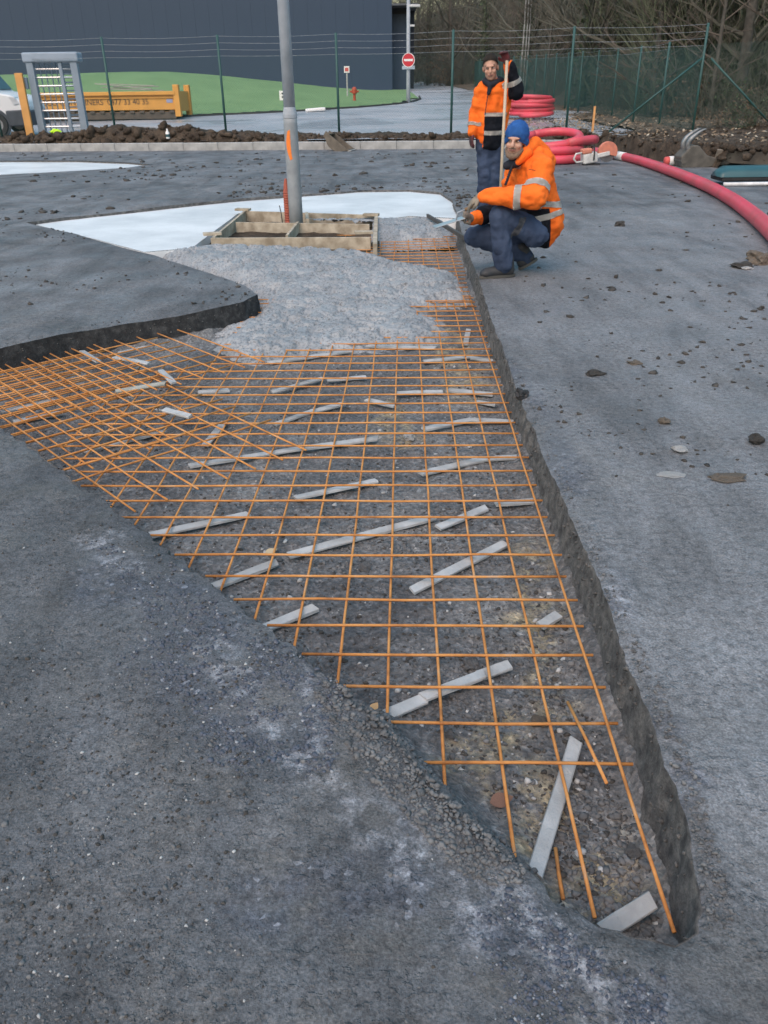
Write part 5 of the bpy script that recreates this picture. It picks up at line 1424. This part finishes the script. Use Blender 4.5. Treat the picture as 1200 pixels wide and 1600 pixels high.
PS = [('bare_shrub', 'bare brown shrub in the undergrowth behind the fence', shrub_proto('bare_shrub', 21, 2.6, 26, m_twig, 0, None, 1.6)),
      ('leafy_shrub', 'shrub with withered brown leaves behind the fence', shrub_proto('leafy_shrub', 22, 2.0, 20, m_twig2, 4, M('withered_leaves', (.17, .115, .07), (.11, .075, .05), 3, .8), 1.4)),
      ('evergreen_shrub', 'dark evergreen shrub in the undergrowth', shrub_proto('evergreen_shrub', 23, 1.6, 18, m_twig, 7, m_ivy, 1.2))]
used = set()
def put(kind, x, y, s, lst):
    nm, lab, pr = lst[kind]
    key = nm
    o = pr if key not in used else copy_tree(pr); used.add(key)
    z = float(far_z(y))+np.clip((x-8.5)*.045, 0, 4)-.05
    o.location = (x, y, z); o.rotation_euler = (0, 0, random.uniform(0, 6.28)); o.scale = (s*random.uniform(.9, 1.1),)*2+(s,)
    qx, qy = PX((x, y, z+2)); 
    where = 'above the far duct coils' if qx < 880 and qx > 790 else ('behind the standing person' if 700 < qx <= 790 else ('beside the warehouse' if qx <= 700 else ('behind the last plain post' if qx < 960 else ('midway along the brace' if qx < 1030 else ('just left of the corner post' if qx < 1090 else ('just right of the corner post' if qx < 1140 else 'at the right border'))))))
    row = 'front row' if y < 40 else ('second row' if y < 60 else ('deep row' if y < 90 else 'farthest row'))
    lab = lab.split(' behind')[0].split(' in the')[0]+' in '+row+' '+where
    tag(o, lab, 'shrub' if lst is PS else 'tree', {'bare_tree': 'bare trees in the wood', 'mossy_tree': 'mossy trees in the wood', 'forked_tree': 'leaning trees in the wood', 'young_tree': 'young trees in the wood', 'birch_tree': 'birches in the wood', 'bare_shrub': 'bare shrubs along the fence', 'leafy_shrub': 'withered shrubs along the fence', 'evergreen_shrub': 'evergreen shrubs along the fence'}[nm])
rnd = random.Random(5)
for i in range(3): put(4, At(812+i*9, 120, 62).x+rnd.uniform(-.2, .2), 62+i*1.5, 1.0, PT)
# rows, nearest first: (distance, first and last pixel column, count)
for Y, p0, p1, n in ((31, 1000, 1330, 7), (37, 930, 1300, 9), (44, 880, 1300, 10), (54, 840, 1280, 11), (66, 800, 1260, 13), (80, 745, 1240, 14), (96, 640, 1220, 17), (112, 610, 1200, 17), (130, 600, 1200, 16)):
    for i in range(n):
        px = p0+(p1-p0)*(i+rnd.uniform(.1, .9))/n
        X = At(px, 120, Y).x; y = Y+rnd.uniform(-3, 3)
        if (X < 9.3 and Y < 86) or px > 1235: continue
        put(rnd.choice([0, 0, 1, 1, 2, 3, 3]), X, y, rnd.uniform(.8, 1.25)*(1.0 if Y < 90 else 1.25), PT)
for i in range(46):
    y = 26+50*rnd.random()**1.6; x = 9.9+abs(rnd.gauss(0, 3.2))*(1+.02*y)
    put(rnd.choice([0, 0, 1, 1, 2]), x, y, rnd.uniform(.7, 1.2), PS)
for i in range(16):
    px = 660+rnd.random()*250; y = 88+rnd.random()*18
    put(rnd.choice([0, 0, 1, 2]), At(px, 130, y).x, y, rnd.uniform(1.1, 1.9), PS)
for px, Y in ((1160, 24.5), (1185, 24.2), (1130, 25.5)):
    put(2 if px == 1160 else 1, At(px, 190, Y).x, Y, .55, PS)
# thicket beyond, too far off to tell apart
def thicket(name, n, boxes, m, label, seed):
    r_ = np.random.RandomState(seed); V = []; Fq = []
    per = n//len(boxes)
    for (y0, y1, p0, p1, h) in boxes:
        y = r_.uniform(y0, y1, per); px = r_.uniform(p0, p1, per)
        x = (px-600)/F*(y*cp+.3)*1.0
        b = np.stack([x, y, far_z(y)+r_.uniform(0, 1, per)**1.2*h], -1)
        d = np.stack([r_.normal(0, .6, per), r_.normal(0, .6, per), r_.uniform(.1, 1.2, per)], -1); L = r_.uniform(.6, 2.6, per)
        e = b+d/np.linalg.norm(d, axis=1)[:, None]*L[:, None]
        w = r_.uniform(.012, .035, per)[:, None]*np.array([[1, .3, 0]])
        w2 = r_.uniform(.012, .03, per)[:, None]*np.array([[0, 1, .2]])
        k = len(V)*3*per*0
        V.append(np.stack([b-w, b+w, b+w2, e], 1))
    V = np.concatenate(V); m_ = len(V)
    f = (np.array([(0, 1, 3), (1, 2, 3), (2, 0, 3)])[None]+4*np.arange(m_)[:, None, None]).reshape(-1, 3)
    o = obj(name, npmesh(name, V.reshape(-1, 3), f), m); tag(o, label, 'thicket', kind='stuff')
thicket('far_thicket', 90000, [(60, 85, 860, 1300, 9), (95, 120, 640, 1250, 13), (120, 150, 600, 1250, 20), (150, 175, 560, 1250, 28)], m_twig, 'mass of bare brown twigs filling the wood', 3)
thicket('far_thicket', 48000, [(32, 45, 1000, 1330, 5), (40, 60, 930, 1320, 7), (100, 150, 640, 1250, 16)], M('mossy_twigs', (.115, .135, .085), (.08, .095, .06), 2, .95), 'mass of greenish mossy twigs filling the wood', 4)
#PART5
# ================================================================== PEOPLE
DG = None
def blob(prims, voxel=.012, smooth=6, mats=None):
    """union of round shapes -> one smooth continuous surface.  prims: ('c', a, ra, b, rb) tapered limb, ('e', centre, radii, matrix or None) ellipsoid"""
    ico = {}
    bm = bmesh.new()
    def ball(c, r3, Mx=None):
        m4 = Matrix.Translation(c) @ (Mx.to_4x4() if Mx is not None else Matrix.Identity(4)) @ Matrix.Diagonal((*r3, 1))
        bmesh.ops.create_icosphere(bm, subdivisions=2, radius=1, matrix=m4)
    for p in prims:
        if p[0] == 'c':
            a, ra, b, rb = Vector(p[1]), p[2], Vector(p[3]), p[4]
            n = max(2, int((b-a).length/(min(ra, rb)*.35))+1); n = min(n, 26)
            for i in range(n+1):
                t = i/n; r = ra+(rb-ra)*t; ball(a.lerp(b, t), (r, r, r))
        else:
            ball(Vector(p[1]), p[2], p[3] if len(p) > 3 else None)
    me = bpy.data.meshes.new('tmp'); bm.to_mesh(me); bm.free()
    o = bpy.data.objects.new('tmp', me); COL.objects.link(o)
    r = o.modifiers.new('r', 'REMESH'); r.mode = 'VOXEL'; r.voxel_size = voxel; r.adaptivity = 0
    s = o.modifiers.new('s', 'SMOOTH'); s.iterations = smooth; s.factor = .5
    dg = bpy.context.evaluated_depsgraph_get(); dg.update()
    out = bpy.data.meshes.new_from_object(o.evaluated_get(dg))
    bpy.data.objects.remove(o); bpy.data.meshes.remove(me)
    out.polygons.foreach_set('use_smooth', np.ones(len(out.polygons), bool)); out.materials.clear()
    return out
def wrinkle(me, amp, scale, seed=0, stretch=(1, 1, 1)):
    me.update(); co = [v.co.copy() for v in me.vertices]; no = [v.normal.copy() for v in me.vertices]
    for v, c, n in zip(me.vertices, co, no):
        q = Vector((c.x*stretch[0], c.y*stretch[1], c.z*stretch[2]))*scale+Vector((seed, seed*.7, 0))
        k = abs(mnoise.noise(q))*1.4-.35+.4*mnoise.noise(q*2.3)
        v.co = c+n*(k*amp)
    me.update()
def band(src, planes, keep=None, off=.004):
    """strip of a garment between planes [(point, normal)...] (kept on the positive side), lifted off the cloth"""
    bm = bmesh.new(); bm.from_mesh(src)
    for v in bm.verts: v.co += v.normal*off
    for c, n in planes:
        bmesh.ops.bisect_plane(bm, geom=bm.verts[:]+bm.edges[:]+bm.faces[:], plane_co=c, plane_no=n, clear_inner=True)
    if keep:
        bmesh.ops.delete(bm, geom=[f for f in bm.faces if not keep(f.calc_center_median())], context='FACES')
    ret = bmesh.ops.extrude_face_region(bm, geom=bm.faces[:])
    for g in ret['geom']:
        if isinstance(g, bmesh.types.BMVert): pass
    me = bpy.data.meshes.new('band'); bm.to_mesh(me); bm.free()
    me.polygons.foreach_set('use_smooth', np.ones(len(me.polygons), bool)); me.materials.clear()
    return me
def ring(src, a, b, t0, t1, rmax, off=.004):
    a = Vector(a); b = Vector(b); d = (b-a).normalized(); L = (b-a).length
    p0 = a.lerp(b, t0); p1 = a.lerp(b, t1)
    mid = (p0+p1)/2
    return band(src, [(p0, d), (p1, -d)], lambda c: (c-mid).length < rmax, off)
m_skin = M('skin', (.50, .30, .22), (.44, .25, .185), 14, .55)
m_org = M('hi_vis_orange', (.90, .185, .028), (.78, .135, .018), 6, .9, bump=.018, bscale=9, spec=.15)
m_navy = M('navy_cloth', (.018, .022, .032), (.026, .030, .042), 8, .9, bump=.012, bscale=10, spec=.2)
m_ref = M('reflective_tape', (.60, .59, .56), (.52, .51, .48), 4, .5)
m_trs = M('blue_grey_workwear', (.062, .090, .155), (.030, .044, .080), 5, .92, bump=.02, bscale=9, spec=.15)
m_boot = M('dark_boot', (.022, .027, .036), (.04, .042, .045), 10, .6)
m_sole = M('boot_sole', (.09, .088, .08), rough=.8)
m_hat = M('blue_knit', (.055, .21, .60), (.045, .17, .50), 30, .95, bump=.004, bscale=120)
m_hair = M('short_dark_hair', (.055, .045, .038), (.035, .03, .026), 40, .9)
m_beard = M('ginger_grey_beard', (.20, .135, .095), (.14, .10, .075), 50, .9)
m_glove = M('work_glove', (.13, .125, .115), (.26, .22, .17), 9, .8)
m_glovered = M('dark_red_glove', (.14, .025, .03), (.03, .03, .034), 9, .7)
m_eye = M('eye_white', (.6, .58, .55), rough=.3); m_iris = M('iris_dark', (.03, .025, .02), rough=.3); m_lip = M('lips', (.34, .15, .125), rough=.5)
def head_parts(person, centre, Rm, s=1.0):
    """head in local axes: x to the viewer's right, -y forward, z up; centre = middle of the skull. returns prims for the continuous body mesh"""
    def T(p): return Vector(centre)+Rm@(Vector(p)*s)
    P = [('e', T((0, .005, .035)), (.076*s, .096*s, .090*s), Rm), ('e', T((0, -.03, -.045)), (.062*s, .068*s, .075*s), Rm), ('e', T((0, -.052, -.090)), (.036*s, .036*s, .028*s), Rm),
         ('e', T((0, -.092, .022)), (.050*s, .016*s, .014*s), Rm), ('e', T((-.036, -.068, -.028)), (.026*s, .028*s, .024*s), Rm), ('e', T((.036, -.068, -.028)), (.026*s, .028*s, .024*s), Rm),
         ('c', T((0, -.094, .012)), .011*s, T((0, -.116, -.030)), .016*s), ('e', T((-.076, .01, -.008)), (.010*s, .020*s, .033*s), Rm), ('e', T((.076, .01, -.008)), (.010*s, .020*s, .033*s), Rm),
         ('e', T((0, -.088, -.058)), (.024*s, .016*s, .012*s), Rm)]
    def small(name, prims, m, vox=.004, sm=2): return obj(name, blob(prims, vox, sm), m, person)
    for sx in (-1, 1):
        ey = small('eye', [('e', T((sx*.031, -.084, .004)), (.011*s, .010*s, .0055*s), Rm)], m_eye, .003)
        obj('iris', blob([('e', T((sx*.031-.003, -.0925, .004)), (.0065*s, .005*s, .0058*s), Rm)], .002, 1), m_iris, ey)
        small('eyebrow', [('c', T((sx*.014, -.098, .026)), .006*s, T((sx*.048, -.086, .027)), .005*s)], m_hair, .003)
    small('mouth', [('c', T((-.020, -.099, -.060)), .006*s, T((.020, -.099, -.060)), .006*s), ('e', T((0, -.105, -.060)), (.016*s, .006*s, .006*s), Rm)], m_lip, .003)
    return P, T, small
def fingers(palm, fdir, side, up, curl, s=1.0):
    """four fingers and a thumb rooted in the palm; curl bends them towards -up"""
    fdir = fdir.normalized(); side = side.normalized(); up = up.normalized(); P = []
    for i, (o, L) in enumerate(((-.033, .072), (-.011, .082), (.011, .078), (.033, .062))):
        a = palm+fdir*.038*s+side*o*s; d = fdir; 
        for k in range(3):
            ang = curl*(.45+.5*k); dd = (fdir*math.cos(ang)-up*math.sin(ang)).normalized()
            b = a+dd*L*s*(.42, .33, .25)[k]; P.append(('c', a, (.0115-.001*k)*s, b, (.0105-.001*k)*s)); a = b
    a = palm-fdir*.02*s-side*.036*s; d = (fdir*.6-side*.75-up*.35*curl).normalized(); b = a+d*.045*s; P.append(('c', a, .014*s, b, .012*s))
    c = b+(fdir*.8-up*.45*curl+side*.2).normalized()*.035*s; P.append(('c', b, .012*s, c, .010*s))
    return P
def hand(wrist, fdir, side, up, curl, s=1.0):
    fdir = fdir.normalized(); palm = wrist+fdir*.055*s
    Mx = Matrix((side.normalized(), fdir, side.normalized().cross(fdir))).transposed()
    return [('c', wrist-fdir*.03*s, .031*s, wrist+fdir*.02*s, .034*s), ('e', palm, (.046*s, .055*s, .022*s), Mx)]+fingers(palm, fdir, side, up, curl, s)
def boot(person, heel, toe, up=Vector((0, 0, 1)), ankle=None):
    d = (toe-heel); L = d.length; d.normalize(); side = d.cross(up).normalized(); u = side.cross(d)
    Mx = Matrix((d, side, u)).transposed()
    b = heel+d*.05
    P = [('c', heel+d*.055+u*.055, .050, heel+d*.12+u*.06, .052), ('c', heel+d*.12+u*.055, .050, toe-d*.055+u*.042, .044), ('e', toe-d*.06+u*.040, (.062, .052, .040), Mx), ('c', heel+d*.06+u*.06, .052, heel+d*.075+u*.16, .055)]
    bo = obj('boot', blob(P, .008, 3), m_boot, person)
    sl = MB(); n = 20
    pts = []
    for i in range(n):
        a = 2*math.pi*i/n; x = math.cos(a); y = math.sin(a); w = .046+.010*(x > 0)*x
        pts.append((L/2+x*(L/2+.004), y*w))
    vs = [heel+d*x+side*y+u*.002 for x, y in pts]+[heel+d*x+side*y+u*.024 for x, y in pts]
    fs = [tuple(range(n)), tuple(range(2*n-1, n-1, -1))]+[(i, (i+1) % n, n+(i+1) % n, n+i) for i in range(n)]
    sl.add(vs, fs).build('sole', m_sole, bo)
    return bo

# ---- crouching person with the blue hat
def K(x, y, Y): return At(680+x/5.4545, 180+y/5.4545, Y)
g0 = G(775, 434)
pc = empty('person', (0, 0, 0)); tag(pc, 'crouching person in orange jacket, blue knit hat and grey trousers holding a trowel', 'person')
YL = G(775, 435).y; 
hipL, hipR = K(850, 1000, YL+.08), K(820, 985, YL+.34)
knL, anL = K(545, 850, YL-.02), K(585, 1265, YL+.01)
knR, anR = K(330, 1030, YL+.36), K(800, 1215, YL+.30)
pel = K(870, 960, YL+.22); chest = K(850, 600, YL+.20); upch = K(830, 440, YL+.18); neck = K(735, 365, YL+.14)
shL, elL, wrL = K(905, 455, YL+.0), K(850, 700, YL-.16), K(420, 690, YL-.05)
shR, elR, wrR = K(700, 470, YL+.36), K(600, 800, YL+.42), K(330, 880, YL+.24)
hc = K(690, 228, YL+.12)
Rh = Euler((R(-4), R(3), R(-22))).to_matrix()
hp, T, small = head_parts(pc, hc, Rh, 1.02)
handL = hand(wrL+(wrL-elL).normalized()*.02, K(262, 790, YL+.0)-wrL, Vector((.1, .9, .3)), Vector((-.4, -.3, .8)), .9, 1.0)
handR = hand(wrR+(wrR-elR).normalized()*.02, K(235, 815, YL+.12)-wrR, Vector((0, .8, .5)), Vector((-.4, -.3, .8)), .9, 1.0)
body = hp+[('c', hc+Rh@Vector((0, .02, -.07)), .056, neck+Vector((0, 0, -.03)), .062), ('c', neck, .07, upch, .10), ('c', upch, .12, chest, .12), ('c', chest, .12, pel, .12),
           ('c', upch, .08, shL, .05), ('c', shL, .05, elL, .042), ('c', elL, .04, wrL, .03), ('c', upch, .08, shR, .05), ('c', shR, .05, elR, .042), ('c', elR, .04, wrR, .03),
           ('c', pel, .1, hipL, .085), ('c', hipL, .08, knL, .055), ('c', knL, .055, anL, .04), ('c', pel, .1, hipR, .085), ('c', hipR, .08, knR, .055), ('c', knR, .055, anR, .04)]+handL+handR
bd = obj('body', blob(body, .0065, 3), m_skin, pc)
# trousers
tr_ = [('c', pel, .15, hipL, .125), ('c', hipL, .122, knL, .085), ('c', knL+Vector((.0, 0, -.01)), .085, anL.lerp(knL, .5), .088), ('c', anL.lerp(knL, .5), .088, anL+Vector((0, 0, -.005)), .078),
       ('c', pel, .15, hipR, .125), ('c', hipR, .12, knR, .085), ('c', knR, .085, anR.lerp(knR, .05), .068)]
mt = blob(tr_, .012, 4); wrinkle(mt, .017, 10, 2, (1, 1, .8)); trs = obj('trousers', mt, m_trs, pc)
obj('knee_patch', band(mt, [(knL.lerp(hipL, .38), (hipL-knL).normalized()), (knL.lerp(hipL, .52), (knL-hipL).normalized())], lambda c: (c-knL.lerp(hipL, .45)).length < .13 and c.z < knL.lerp(hipL, .45).z+.05 and c.y < knL.y, .003), M('worn_grey_patch', (.12, .13, .15), (.09, .10, .12), 9, .8), trs)
# jacket
jk = [('c', upch+Vector((.0, 0, -.02)), .150, chest, .175), ('c', chest, .175, pel+Vector((.03, -.02, .04)), .185), ('c', pel+Vector((.03, -.04, .06)), .185, K(930, 1030, YL+.16), .10), ('c', pel+Vector((-.04, -.03, .10)), .15, pel+Vector((-.12, -.05, .06)), .12),
      ('c', upch, .13, neck+Vector((.015, .02, -.01)), .085), ('c', K(850, 330, YL+.2), .085, K(930, 400, YL+.2), .10), ('c', K(800, 290, YL+.17), .055, K(860, 320, YL+.22), .075),
      ('c', shL, .105, elL, .098), ('c', elL, .098, elL.lerp(wrL, .55), .080), ('c', elL.lerp(wrL, .5), .080, wrL, .058), ('c', upch, .13, shL, .105),
      ('c', shR, .10, elR, .092), ('c', elR, .092, wrR, .060), ('c', upch, .13, shR, .10)]
mj = blob(jk, .011, 4); wrinkle(mj, .019, 8.5, 5, (1, 1, 1.4)); jkt = obj('jacket', mj, m_org, pc)
up_ = Vector((0, 0, 1))
# navy lower panel, tapes
zA = K(900, 830, YL+.1).z; zB = K(900, 1000, YL+.1).z
nv = band(mj, [(Vector((0, 0, K(940, 800, YL).z)), -up_), (K(985, 900, YL), Vector((-1, 0, -.12)).normalized())], lambda c: c.y < pel.y+.1 and c.x > knL.x+.05 and (c-wrL).length > .2 and (c-elL).length > .14, .003)
obj('navy_panel', nv, m_navy, jkt)
def tape(src, c, n, w, keep, off=.006): return band(src, [(Vector(c)-Vector(n)*w, Vector(n)), (Vector(c)+Vector(n)*w, -Vector(n))], keep, off)
nt_ = Vector((.10, 0, 1)).normalized()
obj('reflective_tape', tape(mj, K(900, 757, YL), nt_, .022, lambda c: (c-chest).length < .42 and c.x > elL.x-.10 and (c-elL).length > .085), m_ref, jkt)
obj('reflective_tape', tape(mj, K(950, 870, YL), Vector((-.25, 0, 1)).normalized(), .022, lambda c: c.x > hipL.x-.02 and (c-elL).length > .13), m_ref, jkt)
obj('reflective_tape', ring(mj, shL, elL, .60, .80, .15, .005), m_ref, jkt)
obj('reflective_tape', ring(mj, elL, wrL, .26, .40, .12, .005), m_ref, jkt)
obj('navy_sleeve', ring(mj, elR, wrR, .30, .86, .20, .004), m_navy, jkt)
pk_ = K(600, 500, YL+.06)
obj('zip_flap', blob([('c', K(660, 420, YL+.06), .012, K(600, 590, YL+.05), .012)], .006, 1), m_navy, jkt)
cl = blob([('c', K(612, 430, YL+.10), .035, K(690, 400, YL+.08), .045), ('c', K(690, 400, YL+.08), .045, K(760, 350, YL+.16), .05)], .008, 2)
obj('collar', cl, m_navy, jkt)
obj('hood', blob([('c', K(770, 310, YL+.10), .04, K(850, 240, YL+.20), .055), ('c', K(850, 240, YL+.20), .055, K(925, 320, YL+.26), .06), ('c', K(700, 400, YL+.06), .03, K(790, 320, YL+.08), .045)], .008, 2), m_org, jkt)
obj('sleeve_mark', ring(mj, shL, elL, .22, .235, .02, .004) if False else blob([('c', K(800, 462, YL-.105), .003, K(858, 470, YL-.105), .003)], .003, 0), m_navy, jkt)
# hat
hb = blob([('e', T((0, .012, .060)), (.098, .116, .098), Rh), ('e', T((0, .03, .01)), (.097, .105, .08), Rh), ('e', T((0, .03, .092)), (.082, .096, .070), Rh)], .006, 3)
hm = band(hb, [(T((0, -.11, .022)), Rh@Vector((0, .40, 1)).normalized())], None, .0)
hat = obj('knit_hat', hm, m_hat, pc)
bnd = band(hb, [(T((0, -.11, .022)), Rh@Vector((0, .40, 1)).normalized()), (T((0, -.11, .060)), -(Rh@Vector((0, .40, 1)).normalized()))], None, .006)
obj('hat_cuff', bnd, m_hat, hat)
small('beard', [('c', T((-.058, -.035, -.055)), .018, T((-.030, -.078, -.098)), .022), ('c', T((-.030, -.078, -.098)), .022, T((.030, -.078, -.098)), .022), ('c', T((.030, -.078, -.098)), .022, T((.058, -.035, -.055)), .018), ('e', T((0, -.086, -.105)), (.035, .028, .026), Rh), ('c', T((-.024, -.098, -.048)), .007, T((.024, -.098, -.048)), .007)], m_beard, .005)
# gloves over the hands
gl = [(q[0], q[1], q[2]*1.12, q[3], q[4]*1.12) if q[0] == 'c' else (q[0], q[1], tuple(r*1.1 for r in q[2]), q[3]) for q in handL]
gr = [(q[0], q[1], q[2]*1.12, q[3], q[4]*1.12) if q[0] == 'c' else (q[0], q[1], tuple(r*1.1 for r in q[2]), q[3]) for q in handR]
obj('glove', blob(gl, .005, 2), m_glove, pc); obj('glove', blob(gr, .005, 2), m_glove, pc)
zup = Vector((0, 0, 1))
hl = G(680+672/5.4545, 180+1372/5.4545); tl_ = G(680+372/5.4545, 180+1388/5.4545)
boot(pc, Vector((hl.x, YL+.05, .004)), Vector((tl_.x, YL-.02, .004)))
tR = G(680+700/5.4545, 180+1320/5.4545)
toeR = Vector((anR.x-.075, YL+.31, .006)); heelR = anR+Vector((.075, .0, -.02))
boot(pc, heelR, toeR, Vector((-.8, 0, .6)).normalized())
# trowel
twp = (handL[1][1]+handR[1][1])/2
trw = empty('trowel', (twp.x, twp.y, 0)); tag(trw, 'steel finishing trowel held in both gloved hands of crouching person', 'trowel')
lo = Vector((0, 0, twp.z))
MB().tube([lo+Vector((.05, .03, .03)), lo+Vector((-.06, 0, -.01))], .014, 8).build('handle', M('handle_wood', (.25, .16, .09), rough=.6), trw, smooth=True)
MB().tube([lo+Vector((-.06, 0, -.01)), lo+Vector((-.12, 0, -.03)), lo+Vector((-.13, 0, -.10))], .007, 6).build('shank', m_galv, trw, smooth=True)
MB().box(lo+Vector((-.19, 0, -.105)), (.26, .11, .006), (0, -.25, .2)).build('blade', M('wet_steel', (.5, .52, .54), rough=.3, metal=.6), trw, bevel=.002, seg=1)

# ---- standing person
def S_(x, y, Y): return At(680+x/5.4545, 60+y/5.4545, Y)
YS = 10.35
ps = empty('person', (0, 0, 0)); tag(ps, 'standing bareheaded person in orange and navy jacket resting one hand on a wooden pole', 'person')
hc2 = S_(472, 250, YS-.05); Rh2 = Euler((R(6), R(-6), R(-10))).to_matrix()
hp, T, small = head_parts(ps, hc2, Rh2, 1.08)
nk = S_(492, 365, YS); uc = S_(500, 455, YS+.02); cs_ = S_(490, 620, YS+.02); wa = S_(468, 800, YS+.02)
sR, eR, wR = S_(405, 450, YS), S_(345, 640, YS+.03), S_(316, 800, YS-.04)
sL, eL, wL = S_(592, 430, YS), S_(690, 452, YS-.10), S_(628, 235, YS-.16)
hR, hL = S_(425, 870, YS+.02), S_(515, 870, YS+.02)
fR = Vector((hR.x+.01, YS+.0, .10)); fL = Vector((hL.x+.03, YS+.05, .10))
kR = hR.lerp(fR, .5)+Vector((0, -.03, 0)); kL = hL.lerp(fL, .5)+Vector((0, -.03, 0))
hRr = hand(wR, Vector((-.10, -.1, -1)), Vector((.3, -.9, .1)), Vector((-1, -.3, .1)), .6)
topw = wL+Vector((-.02, -.01, .03))
hLl = hand(topw, Vector((-.35, -.25, .75)), Vector((.8, -.5, .2)), Vector((.3, .8, .5)), 1.0)
body = hp+[('c', hc2+Rh2@Vector((0, .02, -.07)), .058, nk, .064), ('c', nk, .065, uc, .11), ('c', uc, .13, cs_, .12), ('c', cs_, .12, wa, .12), ('c', uc, .09, sR, .055), ('c', sR, .05, eR, .04), ('c', eR, .04, wR, .03), ('c', uc, .09, sL, .055), ('c', sL, .05, eL, .04), ('c', eL, .04, wL, .03),
           ('c', wa, .11, hR, .085), ('c', hR, .08, kR, .055), ('c', kR, .055, fR, .04), ('c', wa, .11, hL, .085), ('c', hL, .08, kL, .055), ('c', kL, .055, fL, .04)]+hRr+hLl
obj('body', blob(body, .0075, 3), m_skin, ps)
tz = [('c', wa, .15, hR.lerp(wa, .2), .13), ('c', hR, .115, kR, .088), ('c', kR, .088, fR, .075), ('c', hL, .115, kL, .088), ('c', kL, .088, fL, .075), ('c', wa, .15, hL.lerp(wa, .2), .13)]
mt = blob(tz, .014, 4); wrinkle(mt, .018, 9, 7, (1, 1, 1.0)); obj('trousers', mt, m_trs, ps)
jz = [('c', uc+Vector((0, 0, -.01)), .165, cs_, .175), ('c', cs_, .175, wa, .18), ('c', wa, .18, S_(465, 855, YS+.02), .165), ('c', sR, .098, eR, .085), ('c', eR, .085, wR, .062), ('c', sL, .100, eL, .092), ('c', eL, .092, wL, .065),
      ('c', uc, .14, sR, .098), ('c', uc, .14, sL, .100), ('c', uc, .13, nk+Vector((0, .02, -.02)), .085), ('c', uc+Vector((-.10, 0, 0)), .12, wa+Vector((-.06, 0, 0)), .13), ('c', uc+Vector((.10, 0, 0)), .12, wa+Vector((.07, 0, 0)), .13)]
mj = blob(jz, .012, 4)
wrinkle(mj, .017, 8, 9, (1, 1, 1.3)); jk2 = obj('jacket', mj, m_org, ps)
Xv = Vector((1, 0, 0))
armR = lambda c: min((c-eR).length, (c-sR.lerp(eR, .5)).length, (c-wR).length, (c-eR.lerp(wR, .5)).length) < .12 and c.x < sR.x+.01
zc_ = lambda y: S_(460, y, YS-.15).z
notarm = lambda c: not (c.x < eR.x+.085 and c.z < eR.z+.12)
obj('navy_panel', band(mj, [(Vector((0, 0, zc_(668))), -up_), (Vector((S_(590, 700, YS-.1).x, 0, S_(590, 700, YS-.1).z)), Vector((-.75, 0, -.65)).normalized() if False else Vector((-1, 0, -.05)).normalized())], notarm, .003), m_navy, jk2)
obj('reflective_tape', tape(mj, (0, 0, zc_(650)), up_, .020, lambda c: notarm(c) and c.x < S_(600, 650, YS).x), m_ref, jk2)
obj('reflective_tape', tape(mj, (0, 0, zc_(808)), up_, .024, notarm), m_ref, jk2)
obj('navy_hem', band(mj, [(Vector((0, 0, zc_(832))), -up_)], notarm, .0045), m_navy, jk2)
obj('navy_sleeve', band(mj, [(sL.lerp(eL, .7), (eL-sL).normalized())], lambda c: c.z > eL.z-.14, .004), m_navy, jk2)
obj('reflective_tape', ring(mj, eL, wL, .30, .48, .13, .008), m_ref, jk2)
obj('reflective_tape', ring(mj, eR, wR, .55, .72, .12, .006), m_ref, jk2)
obj('collar', blob([('c', S_(425, 365, YS-.06), .035, S_(470, 400, YS-.13), .035), ('c', S_(470, 400, YS-.13), .03, S_(455, 470, YS-.15), .022), ('c', S_(470, 400, YS-.13), .035, S_(560, 360, YS-.03), .04), ('c', S_(560, 360, YS+.0), .04, S_(500, 350, YS+.09), .05), ('c', S_(425, 365, YS-.02), .04, S_(500, 350, YS+.09), .05)], .009, 2), m_navy, jk2)
obj('zip', blob([('c', S_(450, 470, YS-.165), .006, S_(425, 650, YS-.185), .006)], .004, 0), m_navy, jk2)
obj('hair', band(blob([('e', T((0, .010, .040)), (.0905, .1145, .1065), Rh2), ('e', T((0, .03, .0)), (.0895, .099, .079), Rh2)], .006, 2), [(T((0, -.085, .078)), Rh2@Vector((0, .60, .80)).normalized())], None, .0), m_hair, ps)
g1 = [(q[0], q[1], q[2]*1.15, q[3], q[4]*1.15) if q[0] == 'c' else (q[0], q[1], tuple(r*1.12 for r in q[2]), q[3]) for q in hRr]
g2 = [(q[0], q[1], q[2]*1.15, q[3], q[4]*1.15) if q[0] == 'c' else (q[0], q[1], tuple(r*1.12 for r in q[2]), q[3]) for q in hLl]
obj('glove', blob(g1, .006, 2), m_glovered, ps); obj('glove', blob(g2, .006, 2), m_glovered, ps)
boot(ps, Vector((fR.x, YS+.08, .004)), Vector((fR.x-.05, YS-.20, .004))); boot(ps, Vector((fL.x, YS+.12, .004)), Vector((fL.x+.06, YS-.16, .004)))
# long handled rake
hp_top = S_(612, 190, YS-.22); hp_bot = Vector((S_(560, 1200, YS-.3).x-.02, YS-.45, .02))
rk = empty('rake', (hp_bot.x, hp_bot.y, 0)); tag(rk, 'long pale wooden handled rake held upright by the standing person', 'rake')
MB().tube([hp_top-rk.location, hp_bot-rk.location+Vector((0, 0, .02))], .017, 10).build('handle', M('pale_handle', (.50, .42, .32), (.42, .35, .26), 7, .6), rk, smooth=True)
MB().box((0, 0, .035), (.42, .03, .05)).build('head', m_galv, rk, bevel=.005)
for i in range(9): MB().box((-.2+i*.05, -.03, .02), (.01, .07, .012), (.3, 0, 0)).build('tooth', m_galv, rk)
